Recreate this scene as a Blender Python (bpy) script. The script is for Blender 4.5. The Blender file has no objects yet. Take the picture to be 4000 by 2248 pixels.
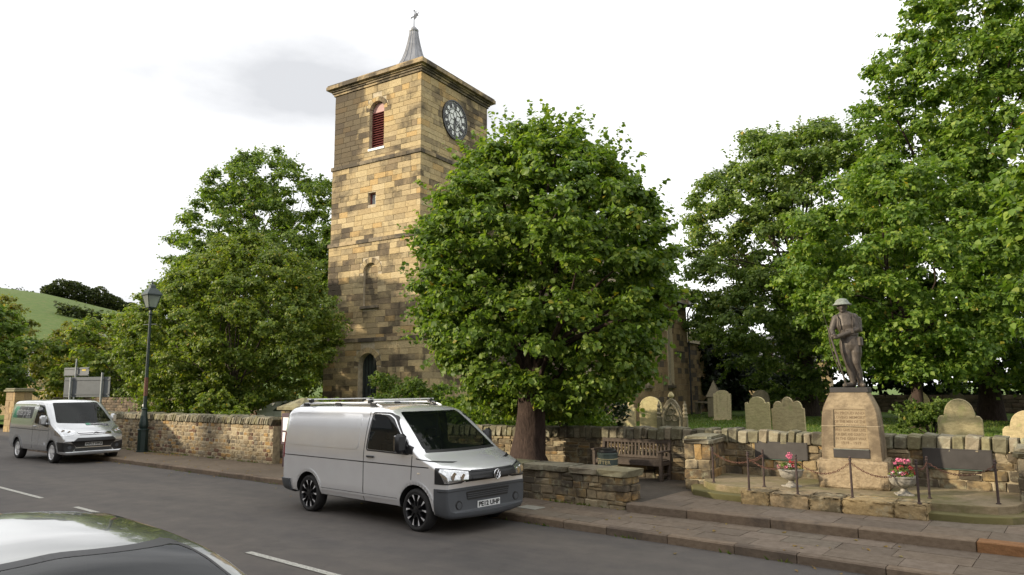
import bpy, bmesh, math, random
import numpy as np
from mathutils import Vector, Matrix, Euler
from mathutils.bvhtree import BVHTree
RAD = math.radians
random.seed(11)
rng = np.random.default_rng(11)
sc = bpy.context.scene
COL = sc.collection

# ------------------------------------------------------------------ camera, sky, sun, exposure
F_PX, W_PX = 1800.0, 2576.0
PSI, PITCH, ROLL = RAD(51.5), RAD(8.0), RAD(0.46)
EYE = Vector((0, 0, 2.242))
fw = Vector((-math.cos(PSI), math.sin(PSI), 0)); rt = Vector((math.sin(PSI), math.cos(PSI), 0)); up = Vector((0, 0, 1))
cf = fw*math.cos(PITCH)+up*math.sin(PITCH); cu = up*math.cos(PITCH)-fw*math.sin(PITCH)
cr = rt*math.cos(ROLL)-cu*math.sin(ROLL); cu2 = cu*math.cos(ROLL)+rt*math.sin(ROLL)
cam = bpy.data.cameras.new('camera'); cam.sensor_width = 36; cam.lens = 36*F_PX/W_PX; cam.clip_end = 4000; cam.clip_start = .05
camo = bpy.data.objects.new('camera', cam); COL.objects.link(camo)
M = Matrix((cr, cu2, -cf)).transposed().to_4x4(); M.translation = EYE
camo.matrix_world = M; sc.camera = camo

SUN_EL = RAD(18.5); sx, sy = -.64, -.77           # direction towards the sun, low to the left of the camera
world = bpy.data.worlds.new('World'); sc.world = world; world.use_nodes = True
wt = world.node_tree; wt.nodes.clear()
def wn(t, **k):
    n = wt.nodes.new(t)
    for a, b in k.items(): setattr(n, a, b)
    return n
sky = wn('ShaderNodeTexSky', sky_type='NISHITA', sun_disc=False)
sky.sun_elevation = SUN_EL; sky.sun_rotation = math.atan2(sx, sy); sky.air_density = 1.0; sky.dust_density = 2.0
skb = wn('ShaderNodeBackground'); skb.inputs[1].default_value = .1
wt.links.new(sky.outputs[0], skb.inputs[0])
clb = wn('ShaderNodeBackground'); clb.inputs[1].default_value = 1.0
tc = wn('ShaderNodeTexCoord'); mp = wn('ShaderNodeMapping'); mp.inputs['Scale'].default_value = (1, 1, 2.6)
mp.inputs['Location'].default_value = (5.6, -1.2, .9); mp.inputs['Rotation'].default_value = (0, 0, -.22)
n1 = wn('ShaderNodeTexNoise'); n1.inputs['Scale'].default_value = 1.5; n1.inputs['Detail'].default_value = 7; n1.inputs['Roughness'].default_value = .52
r1 = wn('ShaderNodeValToRGB'); e = r1.color_ramp.elements
e[0].position = .30; e[0].color = (.46, .47, .49, 1); e[1].position = .63; e[1].color = (1.10, 1.10, 1.10, 1)
n2 = wn('ShaderNodeTexNoise'); n2.inputs['Scale'].default_value = 1.7; n2.inputs['Detail'].default_value = 5
r2 = wn('ShaderNodeValToRGB'); e = r2.color_ramp.elements
e[0].position = .28; e[0].color = (.88, .88, .88, 1); e[1].position = .42; e[1].color = (1, 1, 1, 1)
wt.links.new(tc.outputs['Generated'], mp.inputs[0])
wt.links.new(mp.outputs[0], n1.inputs['Vector']); wt.links.new(mp.outputs[0], n2.inputs['Vector'])
wt.links.new(n1.outputs[0], r1.inputs[0]); wt.links.new(r1.outputs[0], clb.inputs[0]); wt.links.new(n2.outputs[0], r2.inputs[0])
mx = wn('ShaderNodeMixShader'); wo = wn('ShaderNodeOutputWorld')
wt.links.new(r2.outputs[0], mx.inputs[0]); wt.links.new(skb.outputs[0], mx.inputs[1]); wt.links.new(clb.outputs[0], mx.inputs[2])
wt.links.new(mx.outputs[0], wo.inputs[0])
sl = bpy.data.lights.new('sun', 'SUN'); sl.energy = 3.4; sl.angle = RAD(1.6); sl.color = (1.0, .87, .66)
so = bpy.data.objects.new('sun', sl); COL.objects.link(so)
tosun = Vector((sx*math.cos(SUN_EL), sy*math.cos(SUN_EL), math.sin(SUN_EL)))
so.rotation_euler = tosun.to_track_quat('Z', 'Y').to_euler(); so.location = (-20, -20, 40)
sc.view_settings.view_transform = 'Standard'; sc.view_settings.look = 'None'
sc.view_settings.exposure = 0.74; sc.view_settings.gamma = 1.0
sc.render.engine = 'CYCLES'

# ------------------------------------------------------------------ object helpers
def _props(o, label=None, cat=None, group=None, kind=None):
    if label: o['label'] = label
    if cat: o['category'] = cat
    if group: o['group'] = group
    if kind: o['kind'] = kind
    return o
def thing(name, label, cat, loc=(0, 0, 0), rz=0, group=None):
    o = bpy.data.objects.new(name, None); COL.objects.link(o); o.empty_display_size = .2
    o.location = loc; o.rotation_euler = (0, 0, rz)
    return _props(o, label, cat, group)
def obj(name, me, parent=None, mat=None, loc=None, rot=None, scale=None, kind=None, label=None, cat=None, group=None):
    o = bpy.data.objects.new(name, me); COL.objects.link(o)
    if parent: o.parent = parent
    if mat is not None and me is not None and not me.materials: me.materials.append(mat)
    if loc is not None: o.location = loc
    if rot is not None: o.rotation_euler = rot
    if scale is not None: o.scale = scale
    return _props(o, label, cat, group, kind)

class MB:
    """collects shapes, builds one mesh"""
    def __init__(s): s.v = []; s.f = []; s.m = []
    def add(s, vs, fs, mi=0):
        b = len(s.v); s.v += [tuple(x) for x in vs]
        for f in fs: s.f.append([b+i for i in f]); s.m.append(mi)
        return s
    def box(s, c, d, rz=0, bev=0, mi=0, mat=None):
        x, y, z = d[0]/2, d[1]/2, d[2]/2; b = min(bev, x*.9, y*.9, z*.9)
        if b <= 0:
            vs = [(i*x, j*y, k*z) for k in (-1, 1) for j in (-1, 1) for i in (-1, 1)]
            fs = [(0, 2, 3, 1), (4, 5, 7, 6), (0, 1, 5, 4), (2, 6, 7, 3), (0, 4, 6, 2), (1, 3, 7, 5)]
        else:
            bm = bmesh.new(); bmesh.ops.create_cube(bm, size=1)
            for v in bm.verts: v.co = Vector((v.co.x*2*x, v.co.y*2*y, v.co.z*2*z))
            bmesh.ops.bevel(bm, geom=bm.edges[:], offset=b, segments=1, profile=.5, affect='EDGES')
            bm.verts.index_update(); vs = [v.co.copy() for v in bm.verts]; fs = [[v.index for v in f.verts] for f in bm.faces]; bm.free()
        R_ = (mat or Matrix.Rotation(rz, 3, 'Z')); c = Vector(c)
        return s.add([R_ @ Vector(v)+c for v in vs], fs, mi)
    def tube(s, path, rad, n=8, mi=0, cap=True, squash=1.0):
        P = [Vector(p) for p in path]; k = len(P)
        rad = [rad]*k if not hasattr(rad, '__len__') else list(rad)
        vs = []; prev = None
        for i in range(k):
            t = (P[min(i+1, k-1)]-P[max(i-1, 0)]).normalized()
            a = prev if prev is not None else (Vector((0, 0, 1)) if abs(t.z) < .9 else Vector((1, 0, 0)))
            a = (a-t*a.dot(t))
            if a.length < 1e-5: a = t.orthogonal()
            a.normalize(); b = t.cross(a); prev = a
            for j in range(n):
                th = 2*math.pi*j/n
                vs.append(P[i]+(a*math.cos(th)*squash+b*math.sin(th))*rad[i])
        fs = [(i*n+j, i*n+(j+1) % n, (i+1)*n+(j+1) % n, (i+1)*n+j) for i in range(k-1) for j in range(n)]
        if cap: fs += [tuple(range(n))[::-1], tuple((k-1)*n+j for j in range(n))]
        return s.add(vs, fs, mi)
    def lathe(s, prof, n=24, c=(0, 0, 0), mi=0, mod=None):
        vs = []; k = len(prof)
        for r, z in prof:
            for j in range(n):
                th = 2*math.pi*j/n; rr = r*(mod(th, z) if mod else 1)
                vs.append((c[0]+rr*math.cos(th), c[1]+rr*math.sin(th), c[2]+z))
        fs = [(i*n+j, i*n+(j+1) % n, (i+1)*n+(j+1) % n, (i+1)*n+j) for i in range(k-1) for j in range(n)]
        fs += [tuple(range(n))[::-1], tuple((k-1)*n+j for j in range(n))]
        return s.add(vs, fs, mi)
    def prism(s, poly, y0, y1, mi=0, fr=None):
        """polygon in (x,z) extruded along y"""
        n = len(poly); vs = [(p[0], y0, p[1]) for p in poly]+[(p[0], y1, p[1]) for p in poly]
        fs = [tuple(range(n)), tuple(range(2*n-1, n-1, -1))]+[(i, i+n, (i+1) % n+n, (i+1) % n) for i in range(n)]
        if fr: vs = [fr(v) for v in vs]
        return s.add(vs, fs, mi)
    def slab(s, poly, z0, z1, mi=0):
        n = len(poly); vs = [(p[0], p[1], z0) for p in poly]+[(p[0], p[1], z1) for p in poly]
        fs = [tuple(range(n-1, -1, -1)), tuple(range(n, 2*n))]+[(i, (i+1) % n, (i+1) % n+n, i+n) for i in range(n)]
        return s.add(vs, fs, mi)
    def mesh(s, name='m', mats=(), smooth=False, weld=False):
        me = bpy.data.meshes.new(name); me.from_pydata(s.v, [], s.f); 
        for m in (mats if isinstance(mats, (list, tuple)) else [mats]): me.materials.append(m)
        if any(s.m): me.polygons.foreach_set('material_index', s.m)
        bm = bmesh.new(); bm.from_mesh(me)
        if weld: bmesh.ops.remove_doubles(bm, verts=bm.verts[:], dist=1e-5)
        bmesh.ops.recalc_face_normals(bm, faces=bm.faces[:]); bm.to_mesh(me); bm.free()
        if smooth:
            me.polygons.foreach_set('use_smooth', [True]*len(me.polygons))
            if smooth != 'all': me.set_sharp_from_angle(angle=RAD(38))
        me.update(); return me
    def build(s, name, mat, parent=None, smooth=False, **k):
        return obj(name, s.mesh(name, mat, smooth), parent, None, **k)

def np_mesh(name, V, Fq, mat, nper):
    """fast mesh of many equal faces: V (n,3), Fq (m,nper)"""
    me = bpy.data.meshes.new(name); me.vertices.add(len(V)); me.vertices.foreach_set('co', V.astype(np.float32).ravel())
    me.loops.add(Fq.size); me.loops.foreach_set('vertex_index', Fq.astype(np.int32).ravel())
    me.polygons.add(len(Fq)); me.polygons.foreach_set('loop_start', np.arange(0, Fq.size, nper, dtype=np.int32))
    me.update(calc_edges=True); me.validate(); me.materials.append(mat); return me

def text_mesh(txt, size, mat, extrude=.002, align='CENTER', bold=0.0, shear=0.0, spacing=1.0):
    cu_ = bpy.data.curves.new('t', 'FONT'); cu_.body = txt; cu_.size = size; cu_.extrude = extrude; cu_.align_x = align; cu_.align_y = 'CENTER'
    cu_.offset = bold; cu_.shear = shear; cu_.space_character = spacing; cu_.resolution_u = 3
    o = bpy.data.objects.new('t', cu_); COL.objects.link(o)
    bpy.context.view_layer.update()
    me = bpy.data.meshes.new_from_object(o.evaluated_get(bpy.context.evaluated_depsgraph_get()))
    bpy.data.objects.remove(o); bpy.data.curves.remove(cu_); me.materials.clear(); me.materials.append(mat); return me

def mods_mesh(me, setup):
    """apply modifiers to a mesh datablock and return the result"""
    o = bpy.data.objects.new('tmp', me); COL.objects.link(o); setup(o)
    bpy.context.view_layer.update()
    r = bpy.data.meshes.new_from_object(o.evaluated_get(bpy.context.evaluated_depsgraph_get()))
    bpy.data.objects.remove(o); return r

# ------------------------------------------------------------------ materials
class NT:
    def __init__(s, name):
        s.mat = bpy.data.materials.new(name); s.mat.use_nodes = True; s.t = s.mat.node_tree
        s.b = s.t.nodes['Principled BSDF']; s.out = s.t.nodes['Material Output']
    def n(s, t, **k):
        x = s.t.nodes.new(t)
        for a, b in k.items(): setattr(x, a, b)
        return x
    def l(s, a, b): s.t.links.new(a, b)
    def noise(s, scale, detail=4, rough=.55, vec=None, dist=0):
        x = s.n('ShaderNodeTexNoise'); x.inputs['Scale'].default_value = scale; x.inputs['Detail'].default_value = detail
        x.inputs['Roughness'].default_value = rough; x.inputs['Distortion'].default_value = dist
        if vec is not None: s.l(vec, x.inputs['Vector'])
        return x.outputs[0]
    def ramp(s, fac, stops, interp='LINEAR'):
        x = s.n('ShaderNodeValToRGB'); x.color_ramp.interpolation = interp
        el = x.color_ramp.elements
        while len(el) < len(stops): el.new(.5)
        for q, (p, c) in zip(el, stops): q.position = p; q.color = (*c, 1) if len(c) == 3 else c
        s.l(fac, x.inputs[0]); return x.outputs[0]
    def mix(s, fac, a, b, mode='MIX'):
        x = s.n('ShaderNodeMix', data_type='RGBA', blend_type=mode)
        for i, v in ((0, fac), (6, a), (7, b)):
            if hasattr(v, 'is_output'): s.l(v, x.inputs[i])
            elif i == 0: x.inputs[0].default_value = v
            else: x.inputs[i].default_value = (*v, 1)
        return x.outputs[2]
    def math(s, op, a, b=None, clamp=False):
        x = s.n('ShaderNodeMath', operation=op, use_clamp=clamp)
        for i, v in enumerate((a, b)):
            if v is None: continue
            if hasattr(v, 'is_output'): s.l(v, x.inputs[i])
            else: x.inputs[i].default_value = v
        return x.outputs[0]
    def pos(s): return s.n('ShaderNodeNewGeometry').outputs['Position']
    def objc(s): return s.n('ShaderNodeTexCoord').outputs['Object']
    def rand(s):
        a = s.n('ShaderNodeObjectInfo').outputs['Random']; b = s.n('ShaderNodeNewGeometry').outputs['Random Per Island']
        return s.math('FRACT', s.math('ADD', a, b))
    def scaled(s, vec, sc_):
        m = s.n('ShaderNodeMapping'); m.inputs['Scale'].default_value = sc_; s.l(vec, m.inputs[0]); return m.outputs[0]
    def bump(s, h, strength=.4, dist=.01):
        x = s.n('ShaderNodeBump'); x.inputs['Strength'].default_value = strength; x.inputs['Distance'].default_value = dist
        s.l(h, x.inputs['Height']); s.l(x.outputs[0], s.b.inputs['Normal']); return s
    def col(s, c):
        if hasattr(c, 'is_output'): s.l(c, s.b.inputs['Base Color'])
        else: s.b.inputs['Base Color'].default_value = (*c, 1)
        return s
    def set(s, rough=None, metal=None, spec=None, coat=None, coatr=None, trans=None, ior=None, alpha=None):
        for k, v in (('Roughness', rough), ('Metallic', metal), ('Specular IOR Level', spec), ('Coat Weight', coat), ('Coat Roughness', coatr), ('Transmission Weight', trans), ('IOR', ior), ('Alpha', alpha)):
            if v is None: continue
            if hasattr(v, 'is_output'): s.l(v, s.b.inputs[k])
            else: s.b.inputs[k].default_value = v
        return s

def m_plain(name, c, rough=.5, metal=0, noise=.12, scale=8, spec=.5, coat=0, bump=0):
    t = NT(name); p = t.pos()
    f = t.noise(scale, 5, .6, p)
    k = t.ramp(f, [(.3, tuple(x*(1-noise) for x in c)), (.7, tuple(min(1, x*(1+noise)) for x in c))])
    t.col(k).set(rough, metal, spec, coat)
    if bump: t.bump(t.noise(scale*8, 4, .6, p), bump, .01)
    return t.mat

def m_stone(name, pal, dark=(.05, .043, .035), soot=.45, sootscale=.9, lichen=None, grain=60, bump=.55, vary=.25, streak=False, grime=()):
    """masonry: one colour per stone out of pal, weathering stains across stones, lichen, grain"""
    t = NT(name); p = t.pos(); r = t.rand()
    n = len(pal); st = [(i/n, c) for i, c in enumerate(pal)]
    base = t.ramp(r, st, 'CONSTANT')
    g = t.noise(grain, 5, .7, p); base = t.mix(.85, base, t.ramp(g, [(.25, (1-vary,)*3), (.75, (1+vary*.6,)*3)]), 'MULTIPLY')
    m = t.noise(9, 5, .65, t.scaled(p, (1, 1, 2.4))); base = t.mix(.55, base, t.ramp(m, [(.35, (.62, .57, .5)), (.6, (1.1, 1.08, 1.03))]), 'MULTIPLY')
    s1 = t.noise(sootscale, 6, .68, t.scaled(p, (1, 1, .35)) if streak else p, .3)
    r2 = t.math('ADD', s1, t.math('MULTIPLY', t.math('SUBTRACT', t.math('FRACT', t.math('MULTIPLY', r, 7.31)), .5), .22))
    for gx_, gy_, rad_, z0_, amt in grime:      # soot that has gathered at a corner of the building
        d_ = t.n('ShaderNodeVectorMath', operation='DISTANCE'); t.l(t.scaled(p, (1, 1, 0)), d_.inputs[0]); d_.inputs[1].default_value = (gx_, gy_, 0)
        zz = t.n('ShaderNodeSeparateXYZ'); t.l(p, zz.inputs[0])
        k_ = t.math('MULTIPLY', t.math('SUBTRACT', 1.0, t.math('DIVIDE', d_.outputs['Value'], rad_), True), t.math('SUBTRACT', zz.outputs[2], z0_, True))
        r2 = t.math('ADD', r2, t.math('MULTIPLY', k_, amt))
    f = t.ramp(r2, [(1-soot-.07, (0, 0, 0)), (1-soot+.1, (1, 1, 1))])
    base = t.mix(t.math('MULTIPLY', f, .82), base, dark)
    if lichen:
        lf = t.ramp(t.noise(4.5, 6, .7, p), [(.55, (0, 0, 0)), (.66, (1, 1, 1))])
        base = t.mix(t.math('MULTIPLY', lf, .6), base, lichen)
    t.col(base).set(.88, 0, .25)
    h = t.math('ADD', t.noise(grain*.5, 6, .7, p), t.math('MULTIPLY', t.noise(14, 4, .6, p), 1.5))
    t.bump(h, bump, .012); return t.mat

def m_leaf(name, c0, c1, c2, tint=(.0, .0, .0), gloss=.35, trans=.42):
    t = NT(name); r = t.n('ShaderNodeNewGeometry').outputs['Random Per Island']; o = t.n('ShaderNodeObjectInfo').outputs['Random']
    r = t.math('FRACT', t.math('ADD', r, o))
    p = t.pos()
    k = t.ramp(r, [(0, c0), (.55, c1), (.94, c2), (.992, (c2[0]*1.15+tint[0]*.5, c2[1]*1.02, c2[2]*.8)), (1, (c2[0]*1.5+tint[0], c2[1]*.8, c2[2]*.5))])
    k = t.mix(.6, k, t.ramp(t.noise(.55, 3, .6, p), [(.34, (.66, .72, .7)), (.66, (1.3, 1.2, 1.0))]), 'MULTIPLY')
    t.col(k).set(.5, 0, gloss)
    tr = t.n('ShaderNodeBsdfTranslucent'); t.l(t.mix(1.0, k, (1.25, 1.35, .55), 'MULTIPLY'), tr.inputs[0])
    m = t.n('ShaderNodeMixShader'); m.inputs[0].default_value = trans
    t.l(t.b.outputs[0], m.inputs[1]); t.l(tr.outputs[0], m.inputs[2]); t.l(m.outputs[0], t.out.inputs[0])
    return t.mat

def m_bark(name, c0, c1):
    t = NT(name); p = t.scaled(t.pos(), (1, 1, .25))
    f = t.noise(14, 6, .7, p, .6); t.col(t.ramp(f, [(.3, c0), (.7, c1)])).set(.9, 0, .2); t.bump(f, .9, .05); return t.mat

BUFF = (.40, .31, .185); OCHRE = (.42, .275, .12); PALE = (.47, .39, .26); GREYB = (.25, .205, .145); DARKS = (.13, .105, .075); RUST = (.25, .13, .06)
M_TOWER = m_stone('tower_sandstone', [(0.454, 0.350, 0.194), (0.512, 0.411, 0.243), (0.360, 0.284, 0.169), (0.466, 0.362, 0.199), (0.407, 0.312, 0.175), (0.477, 0.333, 0.156), (0.349, 0.278, 0.169), (0.501, 0.401, 0.233), (0.442, 0.345, 0.194), (0.268, 0.206, 0.127), (0.431, 0.339, 0.199), (0.466, 0.367, 0.209)], soot=.44, sootscale=.62, streak=False, grain=35, dark=(.05, .041, .032), grime=((-26.85, 20.95, 1.5, 12.4, .48), (-22.9, 27.0, 5.0, 14.0, .15), (-27.2, 20.9, 1.0, 1.0, .10)))
M_TOWERJ = m_plain('tower_mortar', (.43, .36, .25), .95, noise=.3, scale=5)
M_DRESS = m_stone('dressed_sandstone', [(0.418, 0.323, 0.194), GREYB, (0.314, 0.251, 0.167)], soot=.53, sootscale=1.2, grain=30)
M_NAVE = m_stone('nave_sandstone', [(0.420, 0.301, 0.175), (0.378, 0.266, 0.154), (0.462, 0.336, 0.196), (0.329, 0.231, 0.140), (0.420, 0.308, 0.182), (0.168, 0.133, 0.105)], soot=.38, sootscale=.8, grain=25)
M_RUB = m_stone('rubble_stone', [(0.336, 0.260, 0.155), (0.395, 0.328, 0.218), (0.302, 0.235, 0.151), (0.353, 0.231, 0.101), (0.286, 0.244, 0.176), (0.252, 0.197, 0.126), (0.395, 0.328, 0.218), (0.176, 0.105, 0.071), (0.336, 0.260, 0.155), (0.328, 0.277, 0.193), (0.235, 0.202, 0.151)], soot=0.37, sootscale=1.1, grain=45)
M_RUBJ = m_plain('rubble_mortar', (.36, .30, .20), .95, noise=.35, scale=9, bump=.5)
M_COPE = m_stone('coping_stone', [(0.215, 0.202, 0.142), (0.258, 0.224, 0.163), (0.181, 0.168, 0.112), (0.232, 0.215, 0.129), (0.284, 0.258, 0.189)], soot=.42, sootscale=1.6, lichen=(.36, .36, .27), grain=40)
M_MEMW = m_stone('memorial_wall_stone', [(0.320, 0.248, 0.148), (0.336, 0.220, 0.096), (0.264, 0.200, 0.112), (0.376, 0.312, 0.208), (0.240, 0.192, 0.120), (0.296, 0.216, 0.104), (0.200, 0.160, 0.104), (0.320, 0.248, 0.148)], soot=.53, sootscale=2.6, lichen=(.33, .32, .22), grain=40)
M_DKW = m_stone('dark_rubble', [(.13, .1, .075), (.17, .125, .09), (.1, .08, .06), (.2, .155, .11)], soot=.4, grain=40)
M_MON = m_stone('memorial_sandstone', [(.33, .262, .172)], dark=(.12, .09, .06), soot=.47, sootscale=1.9, grain=90, vary=.15, bump=.3)
M_PLINTH = m_stone('plinth_sandstone', [(.34, .268, .178)], dark=(.16, .13, .09), soot=.3, sootscale=2.5, grain=28, vary=.3, bump=.9)
M_PLAT = m_stone('mossy_paving', [(0.228, 0.180, 0.114), (0.199, 0.162, 0.104), (0.247, 0.199, 0.128)], dark=(.118, .11, .04), soot=0.56, sootscale=1.1, grain=50, vary=.2, bump=.35)
M_BLOCK = m_stone('platform_block', [(0.324, 0.252, 0.149), (0.306, 0.234, 0.144), (0.360, 0.270, 0.144)], dark=(.07, .06, .04), soot=0.48, sootscale=3.2, lichen=(.38, .35, .25), grain=25, bump=1.0)
M_FLAG = m_stone('pavement_flag', [(.165, .132, .102), (.19, .152, .12), (.15, .12, .094), (.175, .138, .105), (.17, .142, .112)], dark=(.11, .09, .07), soot=.36, sootscale=1.4, grain=70, vary=.16, bump=.25)
M_FLAGJ = m_plain('flag_joint', (.07, .06, .045), .95, noise=.3)
M_PAVE = m_stone('brown_footway', [(.165, .13, .095)], dark=(.11, .085, .06), soot=.42, sootscale=.5, grain=90, vary=.2, bump=.2)
M_TARM = m_stone('dark_tarmac', [(.10, .085, .07)], dark=(.065, .055, .045), soot=.45, sootscale=.7, grain=110, vary=.25, bump=.3)
M_KERB = m_stone('sandstone_kerb', [(.18, .14, .104), (.195, .148, .108), (.16, .125, .095), (.2, .152, .11)], dark=(.09, .07, .055), soot=.4, sootscale=2.2, grain=50, vary=.18, bump=.3)
M_KERBO = m_stone('orange_kerb', [(.27, .14, .065)], dark=(.15, .1, .06), soot=.3, sootscale=3, grain=50)
M_HEAD = m_stone('headstone_buff', [(0.525, 0.450, 0.275), (0.450, 0.388, 0.237), (0.500, 0.413, 0.250)], dark=(.11, .1, .06), soot=.34, sootscale=1.8, lichen=(.35, .36, .15), grain=60, streak=True)
M_HEADY = m_stone('headstone_yellow', [(.52, .45, .25)], dark=(.17, .15, .08), soot=.34, sootscale=1.7, lichen=(.45, .43, .2), grain=60, streak=True)
M_HEADD = m_stone('headstone_dark', [(0.228, 0.198, 0.132), (0.276, 0.240, 0.168)], dark=(.07, .065, .045), soot=.4, sootscale=1.8, grain=60, streak=True)
M_SLATE = m_stone('stone_slate', [(.2, .17, .1), (.23, .19, .12), (.17, .15, .09)], dark=(.1, .09, .05), soot=.35, grain=20)
M_BRONZE = m_plain('statue_bronze', (.085, .07, .057), .55, .3, .3, 14, bump=.15)
M_BRZPL = m_plain('plaque_bronze', (.055, .05, .048), .5, .3, .2, 5)
M_VERD = m_plain('verdigris_bronze', (.20, .22, .19), .6, .2, .3, 20)
M_LEAD = m_plain('lead_sheet', (.25, .25, .26), .42, .5, .25, 3)
M_IRON = m_plain('rusty_iron', (.06, .04, .036), .75, .2, .35, 20, bump=.3)
M_RUST = m_plain('rust_brown', (.13, .06, .04), .85, .1, .35, 25)
M_GREEN = m_plain('dark_green_paint', (.013, .027, .023), .4, 0, .15, 6)
M_BINP = m_plain('bin_green', (.055, .075, .066), .5, 0, .15, 8)
M_GOLD = m_plain('gold_letter', (.55, .46, .25), .5, .1, .1)
M_LOUV = m_plain('maroon_paint', (.15, .035, .032), .55, 0, .15, 8)
M_LOUVP = m_plain('pink_paint', (.36, .19, .17), .6, 0, .12, 5)
M_WHITE = m_plain('white_paint', (.72, .71, .68), .6, 0, .08, 6)
M_BLACK = m_plain('black_paint', (.012, .012, .013), .4, 0, .1)
M_OPAL = m_plain('opal_glass', (.72, .73, .7), .25, 0, .06, 2)
M_WOOD = m_plain('weathered_teak', (.075, .056, .043), .8, 0, .35, 18, bump=.4)
M_PURP = m_plain('maroon_board', (.045, .018, .03), .5, 0, .2)
M_PAPER = m_plain('white_paper', (.75, .75, .76), .7, 0, .05)
M_GREYS = m_plain('sign_back_grey', (.105, .115, .125), .6, .2, .12, 3)
M_GALV = m_plain('galvanised_steel', (.28, .3, .31), .5, .6, .15, 10)
M_YEL = m_plain('yellow_sticker', (.5, .38, .03), .6)
M_DOORG = m_plain('old_green_door', (.032, .042, .04), .6, 0, .2, 5)
M_DGLASS = m_plain('dark_leaded_glass', (.03, .034, .036), .15, 0, .2, 6, spec=.8)
M_RENDER = m_plain('pale_render', (.42, .42, .38), .9, 0, .12, 2)
M_HOUSE = m_stone('house_sandstone', [(.40, .3, .17), (.44, .32, .17), (.36, .27, .16)], soot=.3, sootscale=.4, grain=10)
M_SLATEG = m_plain('welsh_slate', (.1, .1, .11), .6, 0, .25, 3)
def m_road():
    t = NT('asphalt'); p = t.pos()
    g = t.noise(160, 4, .8, p); big = t.noise(.28, 5, .6, t.scaled(p, (.35, 1.6, 1))); mid = t.noise(2.2, 5, .65, p)
    c = t.ramp(big, [(.36, (.064, .060, .058)), (.47, (.088, .079, .073)), (.53, (.094, .084, .076)), (.62, (.110, .097, .086))])
    c = t.mix(.9, c, t.ramp(mid, [(.3, (.80, .80, .81)), (.7, (1.14, 1.12, 1.09))]), 'MULTIPLY')
    st_ = t.ramp(t.noise(.9, 6, .75, p, .4), [(.60, (1, 1, 1)), (.70, (.80, .79, .78))]); c = t.mix(.8, c, st_, 'MULTIPLY')
    c = t.mix(.9, c, t.ramp(g, [(.28, (.55, .55, .55)), (.5, (1, 1, 1)), (.74, (1.55, 1.53, 1.5))]), 'MULTIPLY')
    # sealed crack lines
    v = t.n('ShaderNodeTexVoronoi', feature='DISTANCE_TO_EDGE'); v.inputs['Scale'].default_value = .32
    wv = t.n('ShaderNodeVectorMath', operation='ADD'); t.l(p, wv.inputs[0])
    ns = t.n('ShaderNodeTexNoise'); ns.inputs['Scale'].default_value = 1.6; t.l(p, ns.inputs['Vector']); t.l(ns.outputs[1], wv.inputs[1]); t.l(wv.outputs[0], v.inputs['Vector'])
    cr_ = t.ramp(v.outputs[0], [(.0, (.72, .72, .72)), (.006, (1, 1, 1))]); c = t.mix(.35, c, cr_, 'MULTIPLY')
    t.col(c).set(.83, 0, .35); t.bump(g, .5, .006); return t.mat
M_ROAD = m_road()
def m_line():
    t = NT('worn_road_paint'); p = t.pos(); f = t.noise(45, 5, .75, p)
    t.col(t.ramp(f, [(.40, (.16, .15, .13)), (.52, (.46, .45, .40))])).set(.8); return t.mat
M_LINE = m_line()
def m_grass(name, a, b, c):
    t = NT(name); p = t.pos()
    k = t.ramp(t.noise(.5, 5, .6, p), [(.3, a), (.5, b), (.75, c)])
    k = t.mix(.8, k, t.ramp(t.noise(40, 4, .8, p), [(.25, (.6, .62, .6)), (.75, (1.25, 1.22, 1.1))]), 'MULTIPLY')
    t.col(k).set(.9, 0, .2); t.bump(t.noise(60, 4, .8, p), .8, .03); return t.mat
M_GRASS = m_grass('churchyard_grass', (.06, .105, .02), (.10, .16, .03), (.15, .18, .045))
M_FIELD = m_grass('hill_pasture', (.075, .12, .03), (.10, .15, .035), (.15, .155, .06))
M_BLADE = m_leaf('grass_blades', (.08, .14, .025), (.12, .19, .035), (.17, .2, .05))
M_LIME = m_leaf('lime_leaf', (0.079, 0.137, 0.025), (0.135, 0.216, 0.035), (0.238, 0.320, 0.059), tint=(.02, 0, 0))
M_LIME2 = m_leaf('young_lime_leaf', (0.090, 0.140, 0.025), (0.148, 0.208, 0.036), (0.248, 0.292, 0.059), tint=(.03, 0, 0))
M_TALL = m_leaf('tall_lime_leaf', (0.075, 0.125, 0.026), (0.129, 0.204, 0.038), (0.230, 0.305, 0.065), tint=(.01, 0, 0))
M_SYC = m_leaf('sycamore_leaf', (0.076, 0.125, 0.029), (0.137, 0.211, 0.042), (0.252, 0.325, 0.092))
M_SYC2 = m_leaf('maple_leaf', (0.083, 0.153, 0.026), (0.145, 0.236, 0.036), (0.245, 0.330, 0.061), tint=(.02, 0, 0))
M_YELT = m_leaf('yellowing_leaf', (0.131, 0.152, 0.022), (0.166, 0.181, 0.027), (0.239, 0.221, 0.041), tint=(.04, 0, 0))
M_DARKT = m_leaf('dark_evergreen_leaf', (0.014, 0.026, 0.010), (0.024, 0.042, 0.013), (0.041, 0.064, 0.020), trans=.2)
M_PRIV = m_leaf('privet_leaf', (0.058, 0.100, 0.021), (0.103, 0.160, 0.034), (0.178, 0.246, 0.060))
M_FAR = m_leaf('far_wood_leaf', (0.036, 0.052, 0.019), (0.054, 0.072, 0.026), (0.078, 0.093, 0.036))
M_BARK = m_bark('lime_bark', (.035, .026, .022), (.11, .085, .068))
M_BARKR = m_bark('reddish_bark', (.028, .019, .016), (.085, .058, .047))
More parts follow.
